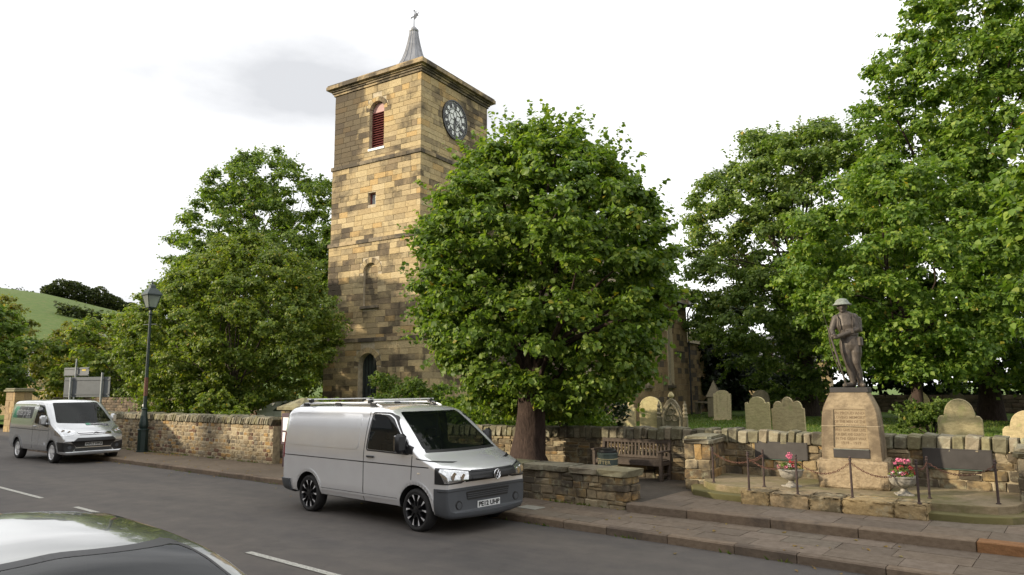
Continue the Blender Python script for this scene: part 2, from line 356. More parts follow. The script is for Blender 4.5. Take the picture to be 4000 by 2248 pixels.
def m_paint(name, c, metal=.55, rough=.2):
    t = NT(name); p = t.objc()
    f = t.noise(900, 2, .5, p); k = t.ramp(f, [(.3, tuple(x*.93 for x in c)), (.7, tuple(min(1, x*1.05) for x in c))])
    d = t.noise(3, 5, .6, p); k = t.mix(.25, k, t.ramp(d, [(.4, (.85, .84, .82)), (.7, (1, 1, 1))]), 'MULTIPLY')
    t.col(k).set(rough, metal, .5, 1.0, .03); return t.mat
M_SILV = m_paint('silver_paint', (.92, .925, .94)); M_SILV2 = m_paint('silver_grey_paint', (.52, .53, .54)); M_CARG = m_paint('dark_grey_paint', (.22, .225, .21), .6, .2)
M_CARW = m_paint('white_car_paint', (.75, .75, .75), .0, .3)
M_PLAS = m_plain('grey_bumper_plastic', (.07, .075, .082), .55, 0, .06, 5, spec=.4)
M_BPLAS = m_plain('black_plastic', (.014, .014, .015), .45, 0, .1, 10)
M_TYRE = m_plain('tyre_rubber', (.019, .018, .018), .8, 0, .2, 20)
M_ALLOY = m_plain('polished_alloy', (.78, .78, .79), .3, .35, .05)
M_DALLOY = m_plain('dark_alloy', (.03, .03, .032), .35, .6, .1)
M_CHROME = m_plain('chrome', (.75, .75, .76), .12, 1.0, .03)
M_RED = m_plain('tail_lamp_red', (.25, .01, .012), .25, 0, .1, spec=.8)
M_PLATE = m_plain('number_plate_white', (.66, .67, .66), .45, 0, .04)
M_INK = m_plain('black_ink', (.008, .008, .008), .5)
M_DGRN = m_plain('decal_green', (.02, .2, .11), .4); M_DBLK = m_plain('decal_dark', (.03, .03, .04), .4); M_DWHT = m_plain('decal_white', (.75, .75, .75), .4)
M_UNDER = m_plain('underbody_black', (.008, .008, .008), .9)
M_LTR = m_plain('weathered_letter', (.19, .135, .08), .9)
def m_glass(name, c, rough=.02, t_=.5):
    t = NT(name); t.col(c).set(rough, 0, .7)
    tr = t.n('ShaderNodeBsdfTransparent'); tr.inputs[0].default_value = (.55, .62, .57, 1)
    m = t.n('ShaderNodeMixShader'); m.inputs[0].default_value = t_
    t.l(t.b.outputs[0], m.inputs[1]); t.l(tr.outputs[0], m.inputs[2]); t.l(m.outputs[0], t.out.inputs[0]); return t.mat
M_GLASS = m_glass('tinted_car_glass', (.010, .013, .012), .015, .68)
M_GLASSD = m_glass('dark_car_glass', (.014, .016, .017), .012, .35)
M_LAMPG = m_glass('lantern_glass', (.35, .38, .36), .05, .5)
M_HEADL = m_plain('headlamp_reflector', (.6, .61, .62), .12, .85, .25, 25)
# ------------------------------------------------------------------ masonry
def block_variant(name, mat, e=.06, j=.02, cj=.0, seed=0, ed=.10):
    """unit block, face on -y: chamfered and uneven face, 34 triangles"""
    r = random.Random(seed); xs = [-.5, -.5+e, .5-e, .5]; V = []
    cx = {(a, b): (r.uniform(-cj, cj), r.uniform(-cj, cj)) for a in (0, 1) for b in (0, 1)}
    for k in range(4):
        for i in range(4):
            u, w = xs[i], xs[k]; a = u+.5; b = w+.5
            dx = sum(cx[(p, q)][0]*(a if p else 1-a)*(b if q else 1-b) for p in (0, 1) for q in (0, 1))
            dz = sum(cx[(p, q)][1]*(a if p else 1-a)*(b if q else 1-b) for p in (0, 1) for q in (0, 1))
            edge = i in (0, 3) or k in (0, 3); cor = i in (0, 3) and k in (0, 3)
            y = -.5+(ed if edge else 0)+(ed*.6 if cor else 0)+r.uniform(-j, j)
            if cor and cj: u *= .93; w *= .93
            V.append((u+dx, y, w+dz))
    for k in (0, 3):
        for i in (0, 3): V.append((V[k*4+i][0], .5, V[k*4+i][2]))
    Fc = [(k*4+i, k*4+i+1, k*4+i+5, k*4+i+4) for k in range(3) for i in range(3)]
    Fc += [(16, 17, 3, 2, 1, 0), (12, 13, 14, 15, 19, 18), (0, 4, 8, 12, 18, 16), (15, 11, 7, 3, 17, 19), (17, 16, 18, 19)]
    me = bpy.data.meshes.new(name); me.from_pydata(V, [], Fc); me.materials.append(mat); me.update()
    return me
def joined_blocks(name, stones, variants, mat, parent, kind='stuff'):
    mb = MB()
    cache = [([tuple(v.co) for v in m.vertices], [tuple(p.vertices) for p in m.polygons]) for m in variants]
    for i, (p, s, r) in enumerate(stones):
        vs, fs = cache[i % len(cache)]; Rm = Euler(r).to_matrix(); p = Vector(p)
        mb.add([Rm @ Vector((v[0]*s[0], v[1]*s[1], v[2]*s[2]))+p for v in vs], fs)
    me = bpy.data.meshes.new(name); me.from_pydata(mb.v, [], mb.f); me.materials.append(mat); me.update()
    return obj(name, me, parent, kind=kind)
def lay(parent, stones, variants, mat, name='stone', rest='far_stonework', maxn=300, key=None):
    st = sorted(stones, key=key) if key else list(stones)
    for i, (p, s, r) in enumerate(st[:maxn]):
        obj(name, variants[(i*7+int(abs(p[0])*13)) % len(variants)], parent, loc=p, rot=r, scale=s)
    if len(st) > maxn: joined_blocks(rest, st[maxn:], variants, mat, parent)
def split(x0, x1, lo, hi, r):
    out = []; x = x0
    while x < x1-1e-4:
        L = r.uniform(lo, hi)
        if x1-(x+L) < lo*.7: L = x1-x
        out.append((x, min(x+L, x1))); x += L
    return out
def course_zs(z0, z1, lo, hi, r):
    return split(z0, z1, lo, hi, r)
def masonry(x0, x1, zs, lens, r, joint=.012, depth=.2, face=0.0, proud=.006, holes=(), rot=0, origin=(0, 0), tilt=0, ends=None, top=None, snap=0):
    """stones of a wall face in a frame: along local x, face towards local -y"""
    out = []; c, s = math.cos(rot), math.sin(rot)
    for ci, (za, zb) in enumerate(zs):
        a0, a1 = x0, x1
        if ends: d0, d1 = ends(ci); a0 += d0; a1 -= d1
        spans = [(a0, a1)]; zm = (za+zb)/2
        for h in holes:
            iv = h(zm, za, zb)
            if iv:
                ns = []
                for p, q in spans:
                    if iv[1] <= p or iv[0] >= q: ns.append((p, q)); continue
                    if iv[0] > p: ns.append((p, iv[0]))
                    if iv[1] < q: ns.append((iv[1], q))
                spans = ns
        for p, q in spans:
            if q-p < .03: continue
            for u, v in split(p, q, lens[0], lens[1], r):
                zt = zb if top is None else min(zb, top((u+v)/2))
                if zt-za < .03: continue
                if snap and v-u > .2 and zt-za > .11 and r.random() < snap:      # two thin stones in place of one
                    zm_ = za+(zt-za)*r.uniform(.4, .6); parts_ = [(za, zm_), (zm_, zt)]
                else: parts_ = [(za, zt)]
                for za_, zt_ in parts_[1:]:
                    lx, ly, lz = (u+v)/2, face+depth/2+r.uniform(-proud, proud), (za_+zt_)/2
                    out.append(((origin[0]+lx*c-ly*s, origin[1]+lx*s+ly*c, lz), (v-u-joint, depth, zt_-za_-joint), (0, r.uniform(-tilt, tilt), rot)))
                za2, zt = parts_[0]
                dy = r.uniform(-proud, proud)
                lx, ly, lz = (u+v)/2, face+depth/2+dy, (za+zt)/2
                out.append(((origin[0]+lx*c-ly*s, origin[1]+lx*s+ly*c, lz), (v-u-joint, depth, zt-za-joint), (r.uniform(-tilt, tilt), r.uniform(-tilt, tilt), rot)))
    return out
def near_key(parent_loc=(0, 0)):
    return lambda t: -(t[1][0]*t[1][2])/(((t[0][0]+parent_loc[0])**2+(t[0][1]+parent_loc[1])**2)+1)

V_ASH = [block_variant('ashlar_%d' % i, M_TOWER, .03, .010, .0, i, .035) for i in range(6)]
V_RUB = [block_variant('rubble_%d' % i, M_RUB, .14, .05, .07, 20+i) for i in range(8)]
V_MEM = [block_variant('memstone_%d' % i, M_MEMW, .09, .06, .06, 40+i, .07) for i in range(12)]
V_COPE = [block_variant('cope_%d' % i, M_COPE, .12, .05, .05, 60+i) for i in range(6)]
V_DKW = [block_variant('dark_%d' % i, M_DKW, .14, .06, .06, 80+i) for i in range(5)]
V_NAVE = [block_variant('nave_%d' % i, M_NAVE, .03, .01, .0, 100+i, .035) for i in range(5)]
V_DRESS = [block_variant('dress_%d' % i, M_DRESS, .03, .008, .0, 120+i, .04) for i in range(5)]

# ------------------------------------------------------------------ ground, road, pavements
KX = [-120, -60, -30, -24.2, -15, -8, -5, -2.2, 12, 60]; KY = [11.4, 10.7, 10.42, 10.38, 10.28, 9.88, 9.77, 9.62, 8.9, 6.5]
def yk(x): return float(np.interp(x, KX, KY))
ZP = .12; ZG = .35
mb = MB(); mb.add([(-3000, -3000, -.25), (3000, -3000, -.25), (3000, 3000, -.25), (-3000, 3000, -.25)], [(0, 1, 2, 3)])
mb.build('ground', M_GRASS, kind='structure')
xs = [-120, -90, -60, -45, -30, -24, -20, -15, -12, -8, -5, -2, 2, 8, 20, 40]
mb = MB(); vs = []
for x in xs: vs += [(x, -.2-.02*x, 0), (x, 3, .035), (x, 6, .045), (x, yk(x)-1.5, .02), (x, yk(x)+.05, 0)]
mb.add(vs, [(5*i+j, 5*i+5+j, 5*i+6+j, 5*i+1+j) for i in range(len(xs)-1) for j in range(4)])
# side road mouth to the left
mb.add([(-62, 10.5, .004), (-33.5, 10.3, .004), (-36, 30, .06), (-60, 30, .06)], [(0, 1, 2, 3)])
mb.build('road', M_ROAD, kind='structure')
for i, (a, b) in enumerate([((-20.8, 5.98), (-17.25, 5.9)), ((-15.41, 5.86), (-13.3, 5.81)), ((-9.19, 5.71), (-5.4, 5.6)), ((-27.5, 6.15), (-24.2, 6.06))]):
    mb = MB(); h = .05; z = .0515
    mb.add([(a[0], a[1]-h, z), (b[0], b[1]-h, z), (b[0], b[1]+h, z), (a[0], a[1]+h, z)], [(0, 1, 2, 3)])
    mb.build('centre_line_dash', M_LINE, kind='structure')
# near pavement on which the houses stand
mb = MB(); mb.slab([(-120, -12), (40, -12), (40, -1.2), (10, -.5), (-10, -.05), (-30, .3), (-120, 2)], -.2, .11); mb.build('near_pavement', M_PAVE, kind='structure')
# far footway base and its kerb stones and flags
def offx(xs_, d0, d1, z0, z1):
    poly = [(x, yk(x)+d0) for x in xs_]+[(x, d1(x) if callable(d1) else d1) for x in reversed(xs_)]
    return poly
mb = MB(); xs2 = [-33, -30, -24, -15, -11, -8, -5, -2, 4]
for i in range(len(xs2)-1):
    a, b = xs2[i], xs2[i+1]
    mb.slab([(a, yk(a)+.14), (b, yk(b)+.14), (b, 11.35 if b > -6 else 12.9), (a, 11.35 if a > -6.4 and b > -6 else 12.9)], -.1, ZP-.014 if b > -8.5 else ZP)
pave = mb.build('pavement', M_PAVE, kind='structure')
kr = random.Random(5); kerb = MB(); ks = split(-33, 4.5, .75, 1.05, kr)
kroot = None
for a, b in ks:
    m = MB(); w = .15; g = .006
    ya, yb = yk(a), yk(b); z = ZP+kr.uniform(-.004, .004)
    P = [(a+g, ya), (b-g, yb), (b-g, yb+w), (a+g, ya+w)]
    n = 4; vs = [(p[0], p[1], -.1) for p in P]+[(p[0], p[1]+(.0 if i > 1 else .0), z-(.018 if i < 2 else 0)) for i, p in enumerate(P)]+[(P[0][0], P[0][1]+.02, z), (P[1][0], P[1][1]+.02, z)]
    m.add(vs, [(0, 1, 5, 4), (4, 5, 9, 8), (8, 9, 6, 7), (1, 2, 6, 9, 5), (0, 4, 8, 7, 3), (2, 3, 7, 6)])
    if kroot is None: kroot = thing('kerb', None, None); kroot['kind'] = 'structure'
    m.build('kerb_stone', M_KERB, kroot)
fr_ = random.Random(8)
def flags(parent, rows, x0, x1, z, lens, joint=.009, clip=None):
    for (fa, fb) in rows:
        xx = x0+fr_.uniform(-.4, 0)
        while xx < x1:
            L = fr_.uniform(*lens); a, b = max(xx, x0), min(xx+L, x1); xx += L
            if b-a < .12: continue
            P = [(a+joint/2, fa(a)+joint/2), (b-joint/2, fa(b)+joint/2), (b-joint/2, fb(b)-joint/2), (a+joint/2, fb(a)-joint/2)]
            if clip and not clip((a+b)/2, (fa(a)+fb(a))/2): continue
            zz = [z+fr_.uniform(-.004, .003) for _ in range(4)]
            m = MB(); vs = [(p[0], p[1], z-.03) for p in P]+[(p[0], p[1], q) for p, q in zip(P, zz)]
            m.add(vs, [(4, 5, 6, 7), (0, 1, 5, 4), (1, 2, 6, 5), (2, 3, 7, 6), (3, 0, 4, 7)])
            m.build('paving_slab', M_FLAG, parent)
WF = lambda x: float(np.interp(x, [-14, -6.5, 5], [11.75, 11.27, 11.1]))
rows = []
for k in range(3):
    rows.append((lambda x, k=k: yk(x)+.155+(WF(x)-yk(x)-.16)*k/3, lambda x, k=k: yk(x)+.155+(WF(x)-yk(x)-.16)*(k+1)/3))
flags(pave, rows, -8.8, 4.5, ZP, (.5, 1.0))
# pale inspection cover in the footway
mb = MB(); mb.box((-8.0, 10.55, ZP+.004), (.42, .3, .012), -.05, .004); mb.build('inspection_cover', m_plain('cover_grey', (.27, .26, .22), .8), label='small pale inspection cover set in the pavement by the front of the silver van', cat='cover')
# terrace level behind the step
ZT = .245
mb = MB(); mb.slab([(-6.55, 11.35), (4.5, 11.3), (4.5, 14.9), (-16, 14.9), (-16, 12.0), (-6.55, 11.6)], -.1, ZT-.012); terr = mb.build('terrace_paving', M_TARM, kind='structure')
rows = [(lambda x, k=k: 11.4+.62*k, lambda x, k=k: 11.4+.62*(k+1)) for k in range(3)]
flags(terr, rows, -6.3, 4.5, ZT, (.6, 1.15))
stp = thing('kerb_step', None, None); stp['kind'] = 'structure'
for i, (a, b) in enumerate(split(-6.42, 4.5, .95, 1.7, random.Random(3))):
    m = MB(); ori = (-1.15 < a < .6); m.box(((a+b)/2, 11.27-.01*(a+3.6), (ZT-.02)/2+.02), (b-a-.01, .27, ZT+.0), -.012, .012)
    m.build('step_stone', M_KERBO if -1.7 < (a+b)/2 < .3 else M_KERB, stp)
# churchyard turf
mb = MB(); gx = np.linspace(-70, 60, 53); gy = np.linspace(14.95, 120, 60); vs = []
def gz(x, y): return ZG+.06*math.sin(x*.5+y*.2)*math.cos(y*.33)*min(1, max(0, (y-17)/5))
for y in gy:
    for x in gx: vs.append((x, y, gz(x, y)))
nx = len(gx); mb.add(vs, [(j*nx+i, j*nx+i+1, (j+1)*nx+i+1, (j+1)*nx+i) for j in range(len(gy)-1) for i in range(nx-1)])
mb.add([(-33, 12.6, ZG-.05), (-19, 12.6, ZG-.05), (-19, 14.96, ZG-.01), (-33, 14.96, ZG-.01)], [(0, 1, 2, 3)])
mb.build('churchyard_grass', M_GRASS, kind='structure', smooth=True)
# grass blades on the lit turf
nb = 26000; bx = rng.uniform(-24, 3, nb); by = 15.3+rng.random(nb)**1.3*30
bz = np.array([gz(a, b) for a, b in zip(bx, by)]); hh = rng.uniform(.05, .13, nb); an = rng.uniform(0, 2*np.pi, nb); wd = .012+.0006*by
lean = rng.normal(0, .04, (nb, 2)); Vb = np.zeros((nb, 3, 3))
Vb[:, 0] = np.c_[bx-np.cos(an)*wd, by-np.sin(an)*wd, bz-.01]; Vb[:, 1] = np.c_[bx+np.cos(an)*wd, by+np.sin(an)*wd, bz-.01]; Vb[:, 2] = np.c_[bx+lean[:, 0], by+lean[:, 1], bz+hh]
obj('grass', np_mesh('grass', Vb.reshape(-1, 3), np.arange(nb*3).reshape(-1, 3), M_BLADE, 3), kind='stuff', label='short green grass growing in the churchyard', cat='grass')

# weeds and moss tufts along wall feet and kerb joints
nw_ = 2600; wx = np.concatenate([rng.uniform(-33, -18.7, 1100), rng.uniform(-14, -6.5, 600), rng.uniform(-6, 3, 500), rng.uniform(-25, 2, 400)])
wy = np.concatenate([12.22-np.abs(rng.normal(0, .03, 1100)), 11.30-.0594*(wx[1100:1700]+6.5)-.02-np.abs(rng.normal(0, .02, 600)), 14.72-np.abs(rng.normal(0, .02, 500)), np.array([yk(a)-.02 for a in wx[2200:]])])
wz = np.concatenate([np.full(1700, ZP), np.full(500, .245), np.full(400, .0)]); cl_ = np.sin(wx*3.1)+np.sin(wx*7.7+1)+rng.normal(0, .5, nw_); ok_ = cl_ > .5
wx, wy, wz = wx[ok_], wy[ok_], wz[ok_]; nw_ = len(wx); hh = rng.uniform(.02, .07, nw_); an = rng.uniform(0, 6.28, nw_); Vb = np.zeros((nw_, 3, 3))
Vb[:, 0] = np.c_[wx-np.cos(an)*.02, wy-np.sin(an)*.01, wz]; Vb[:, 1] = np.c_[wx+np.cos(an)*.02, wy+np.sin(an)*.01, wz]; Vb[:, 2] = np.c_[wx+rng.normal(0, .03, nw_), wy-np.abs(rng.normal(0, .03, nw_)), wz+hh]
obj('weeds', np_mesh('weeds', Vb.reshape(-1, 3), np.arange(nw_*3).reshape(-1, 3), M_BLADE, 3), kind='stuff', label='small weeds and grass tufts along the feet of the walls', cat='weeds')

# ------------------------------------------------------------------ walls
def coping(parent, x0, x1, zf, lens, h, depth, origin, rot, r, lean=.0, name='coping_stone', var=V_COPE, yoff=-.04, hj=.03):
    c, s = math.cos(rot), math.sin(rot)
    for a, b in split(x0, x1, lens[0], lens[1], r):
        m = (a+b)/2; hh_ = h+r.uniform(-hj, hj); lx, ly = m, yoff+depth/2+r.uniform(-.012, .012)
        obj(name, var[r.randrange(len(var))], parent, loc=(origin[0]+lx*c-ly*s, origin[1]+lx*s+ly*c, zf(m)+hh_/2), rot=(r.uniform(-.05, .05), lean+r.uniform(-.07, .07), rot), scale=(b-a-.008, depth, hh_))
# left rubble wall along the footway
r = random.Random(21); LW0, LW1 = -33.0, -18.7
lw = thing('rubble_wall', 'long buff rubble stone wall with slanting coping along the footway beside the lamp post', 'wall')
core = MB(); core.box(((LW0+LW1)/2, 12.25+.22, .6), (LW1-LW0, .40, 1.18)); core.build('mortar_core', M_RUBJ, lw)
zs = course_zs(ZP-.02, 1.22, .07, .145, r)
st = masonry(LW0, LW1, zs, (.10, .30), r, .013, .2, 0, .013, rot=0, origin=(0, 12.25), tilt=.05)
lay(lw, st, V_RUB, M_RUB, key=near_key())
coping(lw, LW0, LW1, lambda x: 1.2, (.085, .15), .25, .44, (0, 12.25), 0, r, lean=.42, hj=.035)
# dark wall deeper in the churchyard
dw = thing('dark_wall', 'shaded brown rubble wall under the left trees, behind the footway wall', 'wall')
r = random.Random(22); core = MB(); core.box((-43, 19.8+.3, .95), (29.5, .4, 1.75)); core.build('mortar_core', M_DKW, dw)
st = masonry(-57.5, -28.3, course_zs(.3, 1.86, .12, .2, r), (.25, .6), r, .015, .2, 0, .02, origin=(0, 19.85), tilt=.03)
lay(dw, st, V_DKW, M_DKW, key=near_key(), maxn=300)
# memorial wall (back wall of the bench bay and the memorial)
mw = thing('memorial_wall', 'coursed buff sandstone wall with rough coping behind the bench and the war memorial', 'wall')
r = random.Random(23); MWY = 14.75; topz = lambda x: float(np.interp(x, [-14.5, -7, 4.5], [.97, 1.09, 1.1]))
core = MB(); core.prism([(-14.5, .1), (4.5, .1), (4.5, 1.07), (-7, 1.07), (-14.5, .95)], MWY+.028, MWY+.4); core.build('mortar_core', M_RUBJ, mw)
st = masonry(-14.5, 4.5, course_zs(.2, 1.09, .12, .21, r), (.16, .46), r, .014, .2, 0, .018, origin=(0, MWY), tilt=.03, top=topz, snap=.3)
lay(mw, st, V_MEM, M_MEMW, key=near_key())
coping(mw, -14.5, 4.5, lambda x: topz(x)-.015, (.14, .27), .27, .5, (0, MWY), 0, r, lean=.06, hj=.025)
# low wall with slab coping beside the footway
low = thing('low_wall', 'low sandstone wall with flat slab coping in front of the bench and tree trunk', 'wall', (-6.5, 11.30, 0), RAD(-3.4))
r = random.Random(24); core = MB(); core.box((-3.9, .25, .36), (7.65, .44, .6)); core.build('mortar_core', M_RUBJ, low)
zs = course_zs(ZP-.03, .665, .115, .17, r)
st = masonry(-7.7, 0, zs, (.15, .4), r, .012, .2, 0, .014, tilt=.02, snap=.2, ends=lambda c: (0, .2 if c % 2 else 0))
st += masonry(0, .5, zs, (.2, .3), r, .014, .2, 0, .01, rot=RAD(90), origin=(0, 0), ends=lambda c: (0 if c % 2 else .2, 0))
lay(low, st, V_MEM, M_MEMW)
for a, b in split(-7.75, .05, .52, .78, r):
    obj('coping_slab', V_COPE[r.randrange(6)], low, loc=((a+b)/2, .25, .665+.06), rot=(0, 0, 0), scale=(b-a-.01, .62, .125))
# churchyard far boundary wall
fwl = thing('boundary_wall', 'low dark stone wall at the far side of the churchyard behind the headstones', 'wall')
r = random.Random(25); core = MB(); core.box((-5, 57.4, .9), (60, .5, 1.3)); core.build('mortar_core', M_DKW, fwl)
st = masonry(-35, 25, course_zs(.2, 1.55, .2, .3, r), (.5, .9), r, .03, .2, 0, .02, origin=(0, 57.1))
lay(fwl, st, V_DKW, M_DKW, maxn=0, rest='stonework')

# ------------------------------------------------------------------ church
TW = 5.4; TD = 5.3; TR = RAD(6.5)
church = thing('church', 'sandstone parish church with tall clock tower, small lead spire and long nave', 'church', (-22.21, 21.48, 0), TR)
def arch_hole(cx, hw, z0, zs_, grow=0.0):
    """interval blocked at height z: straight jambs z0..zs_, semicircle above"""
    def f(zm, za, zb):
        if zb <= z0+.01 or za >= zs_+hw+grow: return None
        w = hw if zm <= zs_ else 0
        if za < zs_ or zm <= zs_: w = hw+(grow if zm > zs_ else 0)
        if zm > zs_:
            d = max(0, za-zs_); R_ = hw+grow; w = math.sqrt(max(0, R_*R_-d*d)) if d < R_ else 0
        return (cx-w, cx+w) if w > 0 else None
    return f
def rect_hole(cx, hw, z0, z1): return lambda zm, za, zb: (cx-hw, cx+hw) if (zb > z0+.02 and za < z1-.02) else None
def arch_pts(cx, hw, z0, zs_, n=12): return [(cx-hw, z0)]+[(cx-hw*math.cos(math.pi*i/n), zs_+hw*math.sin(math.pi*i/n)) for i in range(n+1)]+[(cx+hw, z0)]
LOUV = (-2.66, .45, 13.37, 15.2); NICHE = (-2.78, .44, 5.97, 7.5); DOOR = (-2.8, .56, .6, 3.28); SWIN = (-2.84, .24, 10.67, 11.25)
H0, H1, H2, H3, H4 = ZG-.2, 4.43, 8.98, 12.75, 16.45
stages = [(H0, H1, .16), (H1, H2, .09), (H2, H3, .04), (H3, H4, 0.)]
def plate(outer, holes, y0, y1, mat, name, parent):
    bm = bmesh.new(); ed = []
    for loop in [outer]+holes:
        v = [bm.verts.new((p[0], y0, p[1])) for p in loop]
        ed += [bm.edges.new((v[i], v[(i+1) % len(v)])) for i in range(len(v))]
    g = bmesh.ops.triangle_fill(bm, use_beauty=True, use_dissolve=False, edges=ed)
    fs = [f for f in bm.faces]; ex = bmesh.ops.extrude_face_region(bm, geom=fs)
    for v in [x for x in ex['geom'] if isinstance(x, bmesh.types.BMVert)]: v.co.y = y1
    bmesh.ops.recalc_face_normals(bm, faces=bm.faces[:]); me = bpy.data.meshes.new(name); bm.to_mesh(me); bm.free(); me.materials.append(mat)
    return obj(name, me, parent)
tower = MB()
for a, b, g in stages: tower.box((-TW/2-.0, TD/2+.25, (a+b)/2), (TW+2*g-.1, TD+2*g-.6, b-a))
tower = tower.build('tower', M_TOWERJ, church)
for i, (a, b, g) in enumerate(stages):
    hs = []
    for (cx_, hw_, z0_, z1_) in (LOUV, NICHE, DOOR):
        if a <= z0_+.3 < b: hs.append(arch_pts(cx_, hw_, max(z0_, a+.02), z1_))
    if a <= SWIN[2] < b: hs.append([(SWIN[0]-SWIN[1], SWIN[2]), (SWIN[0]-SWIN[1], SWIN[3]), (SWIN[0]+SWIN[1], SWIN[3]), (SWIN[0]+SWIN[1], SWIN[2])])
    plate([(-TW-g+.03, a), (g-.03, a), (g-.03, b), (-TW-g+.03, b)], hs, -g+.022, .36, M_TOWERJ, 'tower_face', church)
    m = MB(); m.box((g-.022-.15, TD/2+.15, (a+b)/2), (.3, TD+2*g-.5, b-a)); m.build('tower_face', M_TOWERJ, church)
r = random.Random(31); stones = []
holes = [arch_hole(*LOUV, grow=.22), arch_hole(*NICHE, grow=.24), arch_hole(*DOOR, grow=.26), rect_hole(*SWIN)]
for a, b, g in stages:
    zs = course_zs(a, b-.001, .23, .30, r)
    stones += masonry(-TW-g, g, zs, (.42, .85), r, .009, .22, -g, .005, holes=holes, ends=lambda c: (0, .22 if c % 2 else 0))
    stones += masonry(-g, TD+g, zs, (.42, .85), r, .009, .22, -g, .005, rot=RAD(90), ends=lambda c: (0 if c % 2 else .22, 0))
    stones += masonry(-TD-g, g, zs, (.6, .9), r, .014, .22, -TW-g, .007, rot=RAD(-90)) if a > 20 else []
stones.sort(key=lambda s: (s[0][0] > -.2 and s[0][1] > .6 and s[0][2] < 12, -s[1][0]*s[1][2]))
lay(tower, stones, V_ASH, M_TOWER)
# voussoirs and sills
def voussoirs(cx, hw, zs_, t, n, y, dep, part):
    for i in range(n):
        a0, a1 = math.pi*i/n+.012, math.pi*(i+1)/n-.012
        P = [(cx-math.cos(a)*rr, zs_+math.sin(a)*rr) for a, rr in ((a0, hw), (a0, hw+t), ((a0+a1)/2, (hw+t)), (a1, hw+t), (a1, hw), ((a0+a1)/2, hw))]
        m = MB(); m.prism(P, y, y+dep); m.build('voussoir', M_TOWER, part)
arch = MB(); arch.box((LOUV[0], .12, 13.31), (1.02, .3, .12), 0, .01); sill = arch.build('louvre_sill', M_WHITE, church)
voussoirs(LOUV[0], LOUV[1], LOUV[3], .21, 9, -.005, .3, tower); voussoirs(NICHE[0], NICHE[1], NICHE[3], .23, 9, -.10, .3, tower); voussoirs(DOOR[0], DOOR[1], DOOR[3], .25, 11, -.165, .3, tower)
lv = MB(); lv.prism(arch_pts(LOUV[0], LOUV[1]-.004, LOUV[2], LOUV[3]), .30, .34); lvo = lv.build('louvre_window', M_LOUV, church)
m = MB(); m.prism([p for p in arch_pts(LOUV[0], LOUV[1]-.05, LOUV[3]-.05, LOUV[3])], .20, .296); m.build('louvre_top_panel', M_LOUVP, lvo)
for sx_ in (-1, 1):
    m = MB(); m.box((LOUV[0]+sx_*(LOUV[1]-.03), .24, (LOUV[2]+LOUV[3])/2), (.055, .1, LOUV[3]-LOUV[2])); m.build('louvre_frame', M_LOUV, lvo)
nsl = 16
for i in range(nsl):
    z = LOUV[2]+.06+(LOUV[3]-LOUV[2]-.1)*i/(nsl-1)
    m = MB(); m.box((LOUV[0], .21, z), (2*LOUV[1]-.115, .14, .022), mat=Matrix.Rotation(RAD(38), 3, 'X')); m.build('louvre_slat', M_LOUV, lvo)
nb_ = MB(); nb_.prism(arch_pts(NICHE[0], NICHE[1], NICHE[2], NICHE[3]), .085, .3); nbo = nb_.build('blind_niche', M_TOWERJ, church)
st = []
for ci, (za, zb) in enumerate(course_zs(NICHE[2], NICHE[3]+NICHE[1], .23, .28, r)):
    d = max(0, (za+zb)/2-NICHE[3]); w = math.sqrt(max(.01, NICHE[1]**2-d*d))
    for u, v in split(-w, w, .3, .55, r): st.append(((NICHE[0]+(u+v)/2, .06+.09, (za+zb)/2), (v-u-.012, .18, zb-za-.012), (0, 0, 0)))
lay(nbo, st, V_ASH, M_TOWER)
m = MB(); m.box((NICHE[0], -.04, NICHE[2]-.07), (1.1, .3, .13), 0, .01); m.build('niche_sill', M_DRESS, church)
m = MB(); m.prism(arch_pts(DOOR[0], DOOR[1]-.004, DOOR[2], DOOR[3]), .16, .24); d_ = m.build('tower_door', M_DOORG, church)
for i in range(5):
    m = MB(); x_ = DOOR[0]-.4+.2*i; hh2 = DOOR[3]+math.sqrt(max(.02, .5**2-(x_-DOOR[0])**2))*.9; m.box((x_, .15, (DOOR[2]+hh2)/2), (.012, .03, hh2-DOOR[2])); m.build('door_batten', M_BLACK, d_)
m = MB(); m.box((SWIN[0], .22, (SWIN[2]+SWIN[3])/2), (.44, .02, .56)); wn_ = m.build('small_window', m_plain('reflecting_pane', (.3, .33, .34), .12, 0, .1), church)
for dx, dz, w, hh2 in ((0, .27, .48, .05), (0, -.27, .48, .05), (-.215, 0, .05, .49), (.215, 0, .05, .49)):
    m = MB(); m.box((SWIN[0]+dx, .18, (SWIN[2]+SWIN[3])/2+dz), (w, .07, hh2)); m.build('window_frame', M_LOUV, wn_)
# string courses
def ring(part, g, z0, z1, name, mats, r, lens=(.6, 1.1), drip=0):
    d = .3
    for (p, q, rot, org) in ((-TW-g, g, 0, (0, 0)), (-g, TD+g, RAD(90), (0, 0))):
        for a, b in split(p, q-(.3 if rot == 0 else 0), lens[0], lens[1], r):
            if rot == 0 and b >= q-.3-1e-3: b = q
            a2 = a+(d if rot and a <= -g+1e-3 else 0)
            lx, ly = (a2+b)/2, -g+d/2; c, s = math.cos(rot), math.sin(rot)
            obj(name, mats[r.randrange(len(mats))], part, loc=(lx*c-ly*s, lx*s+ly*c, (z0+z1)/2), rot=(0, 0, rot), scale=(b-a2-.008, d, z1-z0))
for z, g in ((H1, .2), (H2, .14), (H3, .10)): ring(church, g, z-.09, z+.09, 'string_course_stone', V_DRESS, r)
cor = church
for z0, z1, g in ((16.46, 16.57, .06), (16.57, 16.66, .12), (16.66, 16.74, .19), (16.74, 16.91, .33), (16.91, 16.98, .29)): ring(cor, g, z0, z1, 'cornice_stone', V_DRESS, r, (.8, 1.3))
